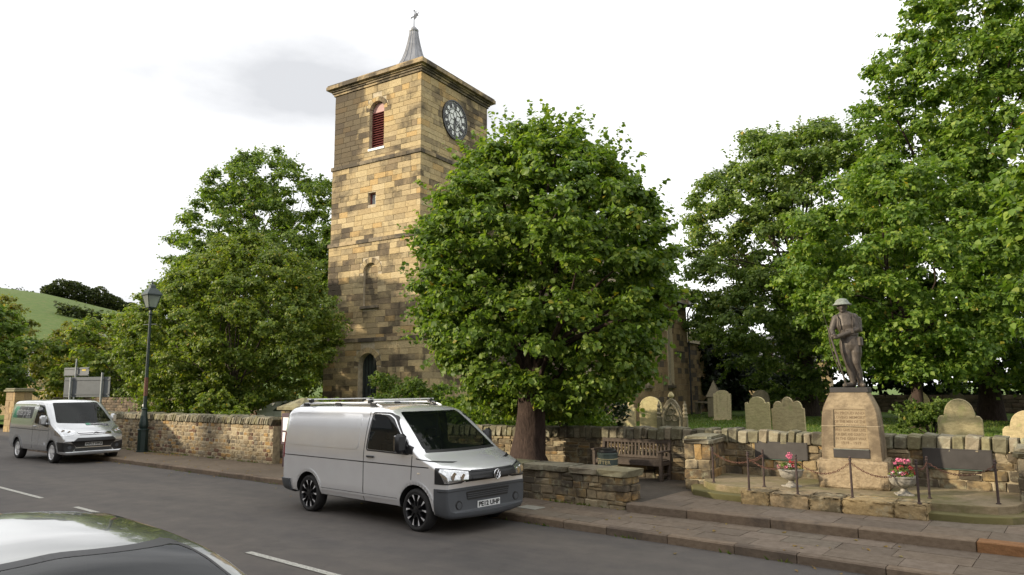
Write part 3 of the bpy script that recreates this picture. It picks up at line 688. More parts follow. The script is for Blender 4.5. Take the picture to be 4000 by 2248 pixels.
# roof and spire
cx0, cy0 = -TW/2, TD/2
m = MB(); q = [(-TW-.25, -.25), (.25, -.25), (.25, TD+.25), (-TW-.25, TD+.25)]
m.add([(*p, 16.95) for p in q]+[(cx0, cy0, 17.9)], [(0, 1, 4), (1, 2, 4), (2, 3, 4), (3, 0, 4)]); m.build('tower_roof', M_LEAD, church)
prof = [(1.5, 17.3), (1.2, 17.75), (.95, 18.1), (.76, 18.4), (.58, 18.75), (.44, 19.15), (.33, 19.6), (.25, 20.0), (.215, 20.25), (.21, 20.26)]
m = MB(); m.lathe(prof, 8, (cx0, cy0, 0)); sp = m.build('spire', M_LEAD, church)
for k in range(16):
    th = math.pi*k/8; f_ = 1.0 if k % 2 == 0 else math.cos(math.pi/8)
    m = MB(); m.tube([(cx0+p*f_*math.cos(th), cy0+p*f_*math.sin(th), z) for p, z in prof[:-1]], [.03, .03, .028, .026, .024, .022, .02, .018, .016], 6); m.build('lead_roll', M_LEAD, sp)
m = MB(); m.lathe([(.2, 20.2), (.24, 20.28), (.24, 20.36), (.17, 20.42), (.12, 20.5), (.05, 20.55), (.02, 20.56)], 16, (cx0, cy0, 0)); m.build('spire_collar', M_LEAD, sp)
wv = MB(); wv.tube([(cx0, cy0, 20.4), (cx0, cy0, 21.4)], [.025, .015], 8); wv.lathe([(.01, 21.35), (.04, 21.4), (.04, 21.43), (.01, 21.48)], 10, (cx0, cy0, 0)); wvo = wv.build('weather_vane', M_BLACK, church)
dv = Vector((.87, -.5, 0)); c0 = Vector((cx0, cy0, 21.08))
def vplate(P, name):
    m = MB(); n = Vector((-dv.y, dv.x, 0))*.012
    vs = [c0+dv*a+Vector((0, 0, b)) for a, b in P]; k = len(P)
    m.add([v+n for v in vs]+[v-n for v in vs], [tuple(range(k)), tuple(range(2*k-1, k-1, -1))]+[(i, (i+1) % k, (i+1) % k+k, i+k) for i in range(k)]); m.build(name, M_BLACK, wvo)
vplate([(-.5, .13), (-.42, .2), (0, .06), (0, .0), (-.38, .11)], 'vane_pointer')
vplate([(.03, -.16), (.34, -.2), (.40, .02), (.28, .05), (.3, .2), (.22, .22), (.17, .06), (.03, .10)], 'vane_figure')
vplate([(.4, -.15), (.62, -.27), (.55, -.12), (.66, -.06), (.4, -.05)], 'vane_tail')
# clock on the east-looking face
CKY, CKZ, CR = 2.5, 14.93, .95
ck = MB(); NS = 64
def disc(mb_, r0, r1, x0, x1, n=NS):
    P = []
    for rr, xx in ((r1, x0), (r1, x1), (r0, x1), (r0, x0)):
        P += [(xx, CKY+rr*math.cos(2*math.pi*i/n), CKZ+rr*math.sin(2*math.pi*i/n)) for i in range(n)]
    mb_.add(P, [(k*n+i, k*n+(i+1) % n, ((k+1) % 4)*n+(i+1) % n, ((k+1) % 4)*n+i) for k in range(4) for i in range(n)])
m = MB(); n = NS; m.add([(.03, CKY+CR*math.cos(2*math.pi*i/n), CKZ+CR*math.sin(2*math.pi*i/n)) for i in range(n)], [tuple(range(n))]); cko = m.build('clock', M_OPAL, church)
fr = MB(); disc(fr, .90, CR+.02, 0, .07); disc(fr, .79, .83, .03, .05); disc(fr, .53, .565, .03, .05)
for i in range(60):
    th = 2*math.pi*i/60; c, s = math.cos(th), math.sin(th)
    fr.add([(.046, CKY+rr*c-w*s, CKZ+rr*s+w*c) for rr, w in ((.825, -.022), (.905, -.022), (.905, .022), (.825, .022))], [(0, 1, 2, 3)])
for i in range(6):
    th = math.pi*i/3+.0; c, s = math.cos(th), math.sin(th); th2 = th+math.pi/6
    P = [(0, 0), (.30*math.cos(th2), .30*math.sin(th2)), (.54*c, .54*s)]
    a = lambda p: (.045, CKY+p[0], CKZ+p[1])
    fr.tube([a((0, 0)), a((.3*math.cos(th), .3*math.sin(th)))], .012, 5); fr.tube([a((.3*math.cos(th), .3*math.sin(th))), a((.54*math.cos(th2), .54*math.sin(th2)))], .012, 5)
    fr.tube([a((.3*math.cos(th), .3*math.sin(th))), a((.54*math.cos(th-math.pi/6), .54*math.sin(th-math.pi/6)))], .012, 5)
fr.build('clock_frame', M_BLACK, cko)
for i, t_ in enumerate(['XII', 'I', 'II', 'III', 'IIII', 'V', 'VI', 'VII', 'VIII', 'IX', 'X', 'XI']):
    me = text_mesh(t_, .25, M_BLACK, .006, bold=.012, spacing=.85); th = math.pi/2-2*math.pi*i/12
    # text plane: x -> local +y, y -> z ; rotated radially
    Rm = Matrix(((0, 0, 1), (1, 0, 0), (0, 1, 0))) @ Matrix.Rotation(th-math.pi/2, 3, 'Z')
    o = obj('numeral', me, cko); o.rotation_euler = Rm.to_euler(); o.location = (.052, CKY+.68*math.cos(th), CKZ+.68*math.sin(th))
for L, w, ang in ((.50, .05, 2*math.pi*(6+21/60)/12), (.78, .035, 2*math.pi*21.5/60)):
    th = math.pi/2-ang; c, s = math.cos(th), math.sin(th); m = MB(); P = [(-.14, -w*.6), (L*.55, -w), (L*.8, -w*1.3), (L, 0), (L*.8, w*1.3), (L*.55, w), (-.14, w*.6)]
    vs = [(xx, CKY+a*c-b*s, CKZ+a*s+b*c) for xx in (.075, .09) for a, b in P]; k = len(P)
    m.add(vs, [tuple(range(k)), tuple(range(2*k-1, k-1, -1))]+[(i, (i+1) % k, (i+1) % k+k, i+k) for i in range(k)]); m.build('clock_hand', M_BLACK, cko)
# nave: south wall parallel to the clock face, 4 m proud of it
cT, sT = math.cos(TR), math.sin(TR)
def tl(x, y):  # world to church frame
    dx, dy = x+22.21, y-21.48; return dx*cT+dy*sT, -dx*sT+dy*cT
NX, NYE = tl(-21.03, 45.57); NY0 = 5.6; NZ = 7.8
m = MB(); m.box((NX-.3-5.2, (NY0+NYE)/2, NZ/2), (10.4, NYE-NY0-.12, NZ)); m.build('nave', M_NAVE, church)
r = random.Random(33)
lanc = [NYE-3.55-3.9*k for k in range(4)]
def lancet(cy, hw, z0, zs_, ap):
    def f(zm, za, zb):
        if zb < z0 or za > ap: return None
        w = hw if zm < zs_ else hw*max(0, 1-(zm-zs_)/(ap-zs_))**.6
        return (cy-w, cy+w) if w > .02 else None
    return f
st = masonry(NY0, NYE, course_zs(.2, NZ-.12, .3, .4, r), (.5, 1.0), r, .014, .25, -NX, .006, rot=RAD(90), holes=[lancet(c, .48, 2.3, 5.2, 6.5) for c in lanc])
st.sort(key=lambda s: -s[0][1])
nw = MB(); nw.box((NX-.12, (NY0+NYE)/2, NZ/2), (.1, NYE-NY0, NZ-.05)); nw = nw.build('nave_wall', M_TOWERJ, church); lay(nw, st, V_NAVE, M_NAVE)
for c in lanc:
    P = [(c-.2, 2.6), (c-.2, 5.2), (c-.13, 5.75), (c, 6.1), (c+.13, 5.75), (c+.2, 5.2), (c+.2, 2.6)]
    m = MB(); m.prism(P, 0, .03, fr=lambda v: (NX-.16+v[1], v[0], v[2])); wo_ = m.build('lancet_window', M_DGLASS, church)
    Q = [(c-.5, 2.35), (c-.5, 5.2), (c-.36, 5.95), (c, 6.5), (c+.36, 5.95), (c+.5, 5.2), (c+.5, 2.35)]
    for i in range(6):
        m = MB(); a, b, p, q_ = Q[i], Q[i+1], P[i], P[i+1]; vs = []
        for xx, (e1, e2) in ((NX+.06, (a, b)), (NX-.14, (p, q_))): vs += [(xx, e1[0], e1[1]), (xx, e2[0], e2[1])]
        a2, b2 = (a[0]*1.0, a[1]), b
        vs += [(NX-.2, a[0], a[1]), (NX-.2, b[0], b[1])]
        m.add(vs, [(0, 1, 3, 2), (0, 4, 5, 1), (0, 2, 4), (1, 5, 3)]); m.build('window_surround', m_plain('surround_stone', (.36, .29, .18), .9, 0, .2, 10), wo_)
    for z in np.arange(2.9, 5.8, .45):
        m = MB(); m.box((NX-.12, c, z), (.015, .38, .02)); m.build('glazing_bar', M_BLACK, wo_)
    m = MB(); m.box((NX+.02, c, 2.25), (.3, 1.1, .18), 0, .02); m.build('window_sill', M_DRESS, wo_)
# nave roof
RZ = NZ+6.2; RX = NX-5.2
m = MB(); m.add([(NX+.3, NY0, NZ-.1), (NX+.3, NYE+.05, NZ-.1), (RX, NYE+.05, RZ), (RX, NY0, RZ), (2*RX-NX-.3, NYE+.05, NZ-.1), (2*RX-NX-.3, NY0, NZ-.1)], [(0, 1, 2, 3), (3, 2, 4, 5), (1, 4, 2), (0, 3, 5), (0, 5, 4, 1)]); rf = m.build('nave_roof', M_SLATE, church)
L_ = math.hypot(NX+.3-RX, RZ-NZ+.1); ang = math.atan2(RZ-NZ+.1, NX+.3-RX)
for k in range(18):     # courses of stone slates
    t0 = k/18; m = MB(); x_ = NX+.3-(NX+.3-RX)*(t0+.03); z_ = NZ-.1+(RZ-NZ+.1)*(t0+.03)
    m.box((x_+.02, (NY0+NYE)/2, z_+.03), (L_/18+.05, NYE-NY0, .035), mat=Matrix.Rotation(ang-.05, 3, 'Y')); m.build('slate_course', M_SLATE, rf)
m = MB(); m.box(((NX+.3+RX)/2, NYE+.12, (NZ-.1+RZ)/2+.16), (L_+.1, .34, .14), mat=Matrix.Rotation(ang, 3, 'Y')); m.build('gable_coping', m_plain('pale_coping', (.55, .54, .5), .8), church)
m = MB(); m.box((NX-.2, NYE+.1, NZ+.5), (.8, .5, 1.3), 0, .03); m.build('kneeler_block', M_NAVE, church)
m = MB(); m.tube([(NX+.36, NY0, NZ-.12), (NX+.36, NYE+.1, NZ-.12)], .07, 8); m.build('gutter', M_BLACK, church)
m = MB(); m.tube([(NX+.36, NYE, NZ-.12), (NX+.1, NYE, NZ-.6), (NX+.1, NYE, .3)], .06, 8); m.build('downpipe', M_BLACK, church)
# chancel beyond the nave
CY1 = NYE+7.5; CXX = NX-1.2; CZ = 5.5
m = MB(); m.box((CXX-3.5, (NYE+CY1)/2, CZ/2), (7, CY1-NYE, CZ)); ch = m.build('chancel', M_NAVE, church)
st = masonry(NYE+.02, CY1, course_zs(.2, CZ-.1, .3, .4, r), (.5, .9), r, .014, .2, -CXX-.06, .006, rot=RAD(90)); lay(ch, st, V_NAVE, M_NAVE)
m = MB(); m.add([(CXX+.3, NYE, CZ-.1), (CXX+.3, CY1+.1, CZ-.1), (CXX-3.5, CY1+.1, CZ+3.6), (CXX-3.5, NYE, CZ+3.6), (CXX-7.3, CY1+.1, CZ-.1), (CXX-7.3, NYE, CZ-.1)], [(0, 1, 2, 3), (3, 2, 4, 5), (1, 4, 2), (0, 5, 4, 1)]); m.build('chancel_roof', M_SLATE, church)
m = MB(); L2 = math.hypot(3.8, 3.7); m.box((CXX-1.6, CY1+.15, CZ+1.9), (L2, .3, .14), mat=Matrix.Rotation(math.atan2(3.7, 3.8), 3, 'Y')); m.build('gable_coping', m_plain('pale_coping2', (.5, .49, .45), .8), church)
m = MB(); m.tube([(CXX+.12, NYE+.25, CZ), (CXX+.12, NYE+.25, .3)], .05, 8); m.build('downpipe', M_BLACK, church)
# ------------------------------------------------------------------ war memorial platform
ZU = .46
plat = thing('memorial_platform', 'stepped mossy stone platform with rough front blocks in front of the war memorial', 'platform')
def arcpoly(g):
    return [(-6.05-g, 14.72), (-6.05-g, 13.75), (-5.95-g, 13.35), (-5.7-g*.9, 13.02-g*.7), (-5.3-g*.4, 12.84-g), (-4.8, 12.78-g), (-2.06, 12.78-g), (-1.55+g*.3, 12.80-g), (-1.2+g*.7, 12.92-g*.7), (-.98+g, 13.2-g*.2), (-.92+g, 13.6), (-.92+g, 14.72)]
def moss_slab(name, P, z0, z1, mat):
    m = MB(); m.slab(P, z0, z1); me = m.mesh(name, mat)
    bm = bmesh.new(); bm.from_mesh(me); bmesh.ops.bevel(bm, geom=[e for e in bm.edges if abs(e.verts[0].co.z-z1) < 1e-4 and abs(e.verts[1].co.z-z1) < 1e-4], offset=.012, segments=2, profile=.5, affect='EDGES'); bm.to_mesh(me); bm.free()
    return obj(name, me, plat)
moss_slab('lower_step', arcpoly(.26), ZT-.1, ZT+.10, M_PLAT); moss_slab('upper_step', arcpoly(0), ZT+.05, ZU, M_PLAT)
def rough_box(name, c, d, cuts, amp, mat, parent, seed):
    bm = bmesh.new(); bmesh.ops.create_cube(bm, size=1); bmesh.ops.scale(bm, vec=d, verts=bm.verts)
    bmesh.ops.bevel(bm, geom=bm.edges[:], offset=.02, segments=1, affect='EDGES'); bmesh.ops.subdivide_edges(bm, edges=bm.edges[:], cuts=cuts, use_grid_fill=True)
    rr = random.Random(seed)
    for v in bm.verts: v.co += Vector((rr.uniform(-amp, amp), rr.uniform(-amp, amp), rr.uniform(-amp, amp)))
    bmesh.ops.translate(bm, vec=c, verts=bm.verts); me = bpy.data.meshes.new(name); bm.to_mesh(me); bm.free(); me.materials.append(mat); me.polygons.foreach_set('use_smooth', [True]*len(me.polygons))
    return obj(name, me, parent)
r = random.Random(41); vb = [block_variant('rockface_%d' % i, M_BLOCK, .05, .09, .02, 140+i) for i in range(4)]
for i, (a, b) in enumerate([(-4.86, -4.36), (-4.36, -3.72), (-3.72, -3.22), (-3.22, -2.48), (-2.48, -2.03)]):
    rough_box('front_block', ((a+b)/2, 12.38+.3, (ZT+ZU)/2-.012), (b-a-.012, .6, ZU-ZT+.03), 5, .013, M_BLOCK, plat, 50+i)
# pedestal
PR = RAD(6.0); ped = thing('war_memorial', 'tapering sandstone war memorial pedestal with carved inscription on a rough plinth', 'memorial', (-3.38, 14.07, ZU), PR)
mbm = bmesh.new(); bmesh.ops.create_grid(mbm, x_segments=1, y_segments=1, size=.1); mbm.free()
rough_box('plinth', (0, .02, .245), (1.13, .86, .49), 7, .006, M_PLINTH, ped, 4)
secs = [(.485, .49, .37), (.7, .484, .364), (1.05, .468, .347), (1.2, .457, .337), (1.30, .446, .328), (1.38, .428, .315), (1.45, .403, .298), (1.52, .372, .280), (1.57, .350, .268), (1.61, .328, .256), (1.64, .316, .25), (1.655, .306, .246)]
bm = bmesh.new(); rings = []
for z, hx, hy in secs:
    ch_ = .02; P = [(-hx+ch_, -hy), (hx-ch_, -hy), (hx, -hy+ch_), (hx, hy-ch_), (hx-ch_, hy), (-hx+ch_, hy), (-hx, hy-ch_), (-hx, -hy+ch_)]
    rings.append([bm.verts.new((*p, z)) for p in P])
for i in range(len(rings)-1):
    for j in range(8): bm.faces.new((rings[i][j], rings[i][(j+1) % 8], rings[i+1][(j+1) % 8], rings[i+1][j]))
bm.faces.new(rings[0][::-1]); bm.faces.new(rings[-1]); bmesh.ops.recalc_face_normals(bm, faces=bm.faces[:])
mep = bpy.data.meshes.new('ped'); bm.to_mesh(mep); bm.free(); mep.materials.append(M_MON)
fs_ = math.atan2(.37-.337, 1.2-.485)      # slope of the front face
cut = MB(); cut.prism([(-.285, .70), (.285, .70), (.255, 1.36), (-.255, 1.36)], -.6, -.318, fr=lambda v: (v[0], v[1]-(1.05-v[2])*math.tan(fs_)*1.0-0.004, v[2]))
cut.box((0, -.37, 1.075), (1.4, .03, .006)); 
cutm = cut.mesh('cut', M_MON); cuto = bpy.data.objects.new('cut', cutm); COL.objects.link(cuto)
def su(o):
    q = o.modifiers.new('b', 'BOOLEAN'); q.operation = 'DIFFERENCE'; q.object = cuto; q.solver = 'EXACT'
mep2 = mods_mesh(mep, su); bpy.data.objects.remove(cuto); mep2.set_sharp_from_angle(angle=RAD(30))
pm = obj('pedestal', mep2, ped); 
mb = MB(); mb.box((0, 0, 1.07), (.936, .694, .007)); mb.build('mortar_joint', m_plain('pale_joint', (.42, .35, .24), .9), ped)
LINES = ['IN PROUD AND', 'LOVING MEMORY', 'OF THE MEN OF THE', 'PARISH OF HAYDON', 'WHO GAVE THEIR LIVES', 'FOR KING AND COUNTRY', 'IN THE GREAT WAR', '1914 - 1919']
pan = MB(); pan.add([(-.28, 0, -.325), (.28, 0, -.325), (.253, 0, .325), (-.253, 0, .325)], [(0, 1, 2, 3)])
pano = pan.build('inscription_panel', m_stone('panel_stone', [(.33, .235, .14)], dark=(.15, .12, .08), soot=.4, sootscale=3, grain=110, vary=.15, bump=.25), ped, loc=(0, -.325+.003, 1.03), rot=(-fs_, 0, 0))
for i, t_ in enumerate(LINES):
    me = text_mesh(t_, .066, M_LTR, .0015, bold=.0012, spacing=1.02); w = max(v.co.x for v in me.vertices)*2
    for v in me.vertices: v.co = Vector((v.co.x*min(1, .5/w), -v.co.z-.002, v.co.y))
    obj('inscription_line', me, pano, loc=(0, 0, .265-.074*i))
mb = MB(); mb.box((0, -.372, .60), (.58, .02, .155), 0, .004); mb.build('bronze_plate', M_BRZPL, ped)
mb = MB(); mb.box((0, -.379, .672), (.56, .012, .012), 0, .003); mb.build('plate_stain', M_VERD, ped)
mb = MB(); mb.box((0.01, 0, 1.655+.045), (.63, .50, .092), 0, .008); mb.build('statue_base', M_BRZPL, ped)
# soldier
sd = thing('soldier_statue', 'bronze soldier statue in steel helmet with hands resting on a rifle, standing on the pedestal', 'statue', (-3.27, 14.09, ZU+1.747), RAD(13.5))
sb = bmesh.new()
def cone(p, q, r0, r1, fl=1.0, fd=1.0, n=14):
    """closed tapered capsule; fl, fd flatten in local x / y"""
    p, q = Vector(p), Vector(q); d = q-p; L = d.length; d.normalize(); a = d.orthogonal().normalized(); b = d.cross(a)
    pr = [(-r0*math.cos(t), r0*math.sin(t)) for t in (.15, .6, 1.1)]+[(0, r0), (L*.5, (r0+r1)/2), (L, r1)]+[(L+r1*math.sin(t), r1*math.cos(t)) for t in (.5, 1.0, 1.42)]
    rg = []
    for h_, rr in pr:
        ro = []
        for j in range(n):
            th = 2*math.pi*j/n; o_ = (a*math.cos(th)+b*math.sin(th))*rr; o_.x *= fl; o_.y *= fd
            ro.append(sb.verts.new(p+d*h_+o_))
        rg.append(ro)
    for i in range(len(rg)-1):
        for j in range(n): sb.faces.new((rg[i][j], rg[i][(j+1) % n], rg[i+1][(j+1) % n], rg[i+1][j]))
    sb.faces.new(rg[0][::-1]); sb.faces.new(rg[-1])
# legs: breeches, puttees, boots
for hip, kn, an_, toe in (((-.135, .01, .80), (-.105, -.03, .44), (-.045, .015, .075), (-.19, -.10, .035)), ((.03, .02, .80), (.025, -.02, .44), (.075, .02, .075), (.115, -.17, .035))):
    cone(hip, ((hip[0]+kn[0])/2, (hip[1]+kn[1])/2, .62), .105, .1, 1, 1.05); cone(((hip[0]+kn[0])/2, (hip[1]+kn[1])/2, .62), kn, .1, .068)
    cone(kn, ((kn[0]+an_[0])/2, (kn[1]+an_[1])/2+.02, .29), .064, .067); cone(((kn[0]+an_[0])/2, (kn[1]+an_[1])/2+.02, .29), an_, .067, .045)
    cone((an_[0], an_[1]+.03, .045), toe, .05, .042); cone((an_[0], an_[1]+.03, .06), (an_[0], an_[1], .1), .05, .05)
# tunic
cone((-.055, .01, .76), (-.06, .01, .93), .172, .15, 1.0, .74); cone((-.06, .01, .93), (-.085, .01, 1.12), .148, .165, 1.0, .74); cone((-.085, .01, 1.12), (-.105, .015, 1.25), .172, .15, 1.08, .78)
cone((-.25, .02, 1.265), (.03, .02, 1.275), .068, .072); cone((-.11, .01, 1.28), (-.13, .0, 1.40), .062, .052)
# head
cone((-.138, -.005, 1.43), (-.14, -.01, 1.50), .074, .084, .92, 1.05); cone((-.145, -.085, 1.445), (-.15, -.1, 1.43), .016, .018); cone((-.14, -.055, 1.385), (-.15, -.07, 1.385), .035, .03)
for s_ in (-1, 1): cone((-.14+s_*.078, .005, 1.445), (-.14+s_*.082, .01, 1.465), .016, .016)
# arms
cone((.045, .02, 1.27), (.085, -.02, 1.045), .072, .06); cone((.085, -.02, 1.045), (-.235, -.20, .915), .06, .042)
cone((-.265, .02, 1.255), (-.345, -.03, 1.04), .07, .058); cone((-.345, -.03, 1.04), (-.315, -.18, .93), .056, .042)
for hx, hy, hz in ((-.27, -.222, .90), (-.315, -.215, .925)):   # hands closed over the muzzle
    cone((hx+.02, hy+.01, hz), (hx-.02, hy-.01, hz-.005), .034, .03)
    for k in range(4): cone((hx-.03, hy-.025+.006*k, hz+.028-.017*k), (hx-.062, hy+.0, hz+.022-.017*k), .0105, .009)
    cone((hx+.0, hy-.03, hz+.03), (hx-.035, hy-.04, hz+.04), .011, .009)
mesd = bpy.data.meshes.new('sd'); sb.to_mesh(mesd); sb.free()
def su(o):
    q = o.modifiers.new('r', 'REMESH'); q.mode = 'VOXEL'; q.voxel_size = .0105; q.use_smooth_shade = True
    q = o.modifiers.new('s', 'SMOOTH'); q.factor = .5; q.iterations = 3
me = mods_mesh(mesd, su); me.materials.clear(); me.materials.append(M_BRONZE); obj('body', me, sd)
mb = MB(); mb.lathe([(.155, 1.497), (.16, 1.505), (.135, 1.525), (.112, 1.55), (.098, 1.585), (.07, 1.612), (.03, 1.624), (.004, 1.626)], 28, (-.14, -.01, 0), mod=lambda t, z: 1+.06*math.cos(2*t)); mb.build('helmet', M_VERD, sd, smooth='all')
mb = MB(); a_, b_ = Vector((-.16, -.21, .03)), Vector((-.40, -.235, 1.06))
ax = lambda t: a_+(b_-a_)*t
mb.tube([ax(0), ax(.05), ax(.2), ax(.3), ax(.36)], [.038, .04, .033, .022, .02], 8, squash=.5); mb.tube([ax(.34), ax(.95)], [.022, .016], 8); mb.tube([ax(.9), ax(1.04)], [.011, .011], 8)
mb.tube([ax(1.0), ax(1.03), ax(1.5)], [.012, .011, .002], 6, squash=.35); mb.tube([ax(.27)+Vector((.03, 0, 0)), ax(.31)+Vector((.045, 0, 0)), ax(.35)+Vector((.028, 0, 0))], .006, 6)
mb.build('rifle', M_BRONZE, sd, smooth=True)
mb = MB(); mb.tube([ax(.9)+Vector((-.02, -.01, 0)), ax(.7)+Vector((-.05, -.01, 0)), ax(.5)+Vector((-.055, -.01, 0)), ax(.25)+Vector((-.03, 0, 0))], .009, 6); mb.build('rifle_sling', M_BRONZE, sd)
mb = MB(); mb.box((.035, .17, 1.14), (.25, .14, .29), RAD(-18), .025); mb.build('pack', M_BRONZE, sd)
mb = MB(); mb.box((.115, -.02, .82), (.075, .14, .17), RAD(-15), .02); mb.build('haversack', M_BRONZE, sd)
mb = MB(); mb.tube([(.10, .10, .83), (.12, .09, .62), (.115, .1, .55)], [.018, .014, .01], 8); mb.build('bayonet_scabbard', M_BRONZE, sd)
mb = MB(); mb.lathe([(.150, .935), (.158, .94), (.158, .975), (.150, .98)], 24, (-.062, .01, 0), mod=lambda t, z: .80+.2*abs(math.cos(t))); mb.build('belt', M_BRONZE, sd)
for k, (x_, y_) in enumerate(((-.16, -.115), (-.10, -.125), (-.0, -.12))):
    mb = MB(); mb.box((x_, y_, 1.0), (.055, .045, .07), 0, .01); mb.build('ammunition_pouch', M_BRONZE, sd)
for s_ in (-1, 1):
    mb = MB(); xx = -.1+s_*.11; mb.tube([(xx, -.105, .98), (xx+.0, -.125, 1.12), (xx+s_*.01, -.10, 1.25), (xx+s_*.02, -.02, 1.335), (xx+s_*.02, .1, 1.3)], .016, 6, squash=.4); mb.build('shoulder_strap', M_BRONZE, sd)
# posts and chains
POSTS = [(-5.65, 13.13), (-4.69, 13.1), (-4.73, 12.47), (-3.91, 12.45), (-3.1, 12.58), (-2.16, 12.58), (-2.12, 13.24), (-1.21, 13.21)]
pl = ['at the platform left end beside the pier', 'in the back row before the left plaque', 'at the left corner of the front blocks', '', 'in the middle before the memorial plinth', 'at the right corner of the front blocks', 'in the back row before the right plaque', 'at the platform right end by the pier']
pl[3] = 'in front of the left flower urn'
for (x_, y_), t_ in zip(POSTS, pl):
    p = thing('chain_post', 'rusty iron chain post '+t_, 'post', (x_, y_, ZU), random.uniform(-.2, .2), 'chain posts round the memorial')
    m = MB(); m.tube([(0, 0, -.05), (0, 0, .60)], [.019, .017], 10); m.build('shaft', M_IRON, p, smooth=True)
    m = MB(); m.lathe([(.012, .585), (.026, .59), (.026, .605), (.018, .615), (.022, .63), (.022, .645), (.01, .655)], 12); m.build('finial', M_IRON, p, smooth=True)
    m = MB(); m.lathe([(.035, -.01), (.035, .012), (.02, .02)], 12); m.build('foot_collar', M_IRON, p)
def chain(i, j, lab, sag=.17):
    a, b = Vector((*POSTS[i], ZU+.56)), Vector((*POSTS[j], ZU+.56)); m = MB(); L = (b-a).length*1.06; n = int(L/.034)
    pt = lambda t: a.lerp(b, t)+Vector((0, 0, -sag*4*t*(1-t)))
    for k in range(n):
        t = (k+.5)/n; c = pt(t); d = (pt(min(1, t+.01))-pt(max(0, t-.01))).normalized(); u = Vector((0, 0, 1)).cross(d).normalized(); w = d.cross(u)
        if k % 2: u = w
        m.tube([c+d*.024*math.cos(x)+u*.012*math.sin(x) for x in [2*math.pi*q/8 for q in range(9)]], .0048, 4, cap=False)
    m.build('post_chain', M_RUST, label=lab, cat='chain', group='chains between the memorial posts')
chain(0, 1, 'rusty chain hanging between the two posts at the left end of the platform'); chain(1, 2, 'short rusty chain joining the second row to the left corner post', .08); chain(2, 3, 'rusty chain between left corner post and the post before the left urn')
chain(3, 4, 'rusty chain hanging before the plinth, left of the middle post', .2); chain(4, 5, 'rusty chain hanging before the plinth, right of the middle post', .2); chain(5, 6, 'short rusty chain from right corner post back to the second row', .08); chain(6, 7, 'rusty chain hanging in front of the right bronze plaque')
# plaques on the wall
for x0, t_ in ((-4.90, 'left'), (-1.89, 'right')):
    p = thing('bronze_plaque', 'dark bronze name plaque on the wall to the %s of the memorial' % t_, 'plaque', (x0, MWY-.03, .965), 0, 'name plaques on the memorial wall')
    m = MB(); m.box((0, 0, 0), (1.04, .03, .34), 0, .004); m.build('plate', M_BRZPL, p)
    m = MB(); m.box((0, -.017, .16), (1.0, .008, .008)); m.box((0, -.017, -.16), (1.0, .008, .008)); m.box((-.5, -.017, 0), (.008, .008, .328)); m.box((.5, -.017, 0), (.008, .008, .328)); m.build('raised_border', M_BRZPL, p)
    m = MB(); m.box((-.05, .004, -.178), (.9, .014, .014), 0, .003); m.build('verdigris_edge', m_plain('verdigris_stain_'+t_, (.1, .17, .14), .8), p)
# piers
def pier(loc, rz, w, d, ht, label, name='stone_pier', capm=None):
    p = thing(name, label, 'pier', loc, rz); r_ = random.Random(int(abs(loc[0])*100))
    c = MB(); c.box((0, d/2, ht/2), (w-.05, d-.05, ht)); c.build('mortar_core', M_RUBJ, p)
    zs_ = course_zs(0, ht, .17, .23, r_)
    st_ = masonry(-w/2, w/2, zs_, (.18, .32), r_, .012, .16, 0, .006, ends=lambda c_: (0, .16 if c_ % 2 else 0)) + masonry(0, d, zs_, (.2, .34), r_, .012, .16, -w/2, .006, rot=RAD(90), ends=lambda c_: (0 if c_ % 2 else .16, 0)) + masonry(-d, 0, zs_, (.2, .34), r_, .012, .16, -w/2, .006, rot=RAD(-90), ends=lambda c_: (0, .16))
    lay(p, st_, V_MEM, M_MEMW)
    return p
for loc, rz, lab in (((-6.17, 13.60, ZT-.03), RAD(8), 'square stone pier with flat mossy cap, left of the memorial beside the bench'), ((-.70, 13.62, ZT-.03), RAD(4), 'square stone pier with flat cap right of the memorial, cut by the frame')):
    p = pier(loc, rz, .52, 1.15, .90, lab)
    obj('cap_stone', V_COPE[1], p, loc=(0, .575, .90+.045), scale=(.64, 1.25, .09)); obj('cap_top', V_COPE[3], p, loc=(0, .575, .99+.03), scale=(.56, 1.15, .06))
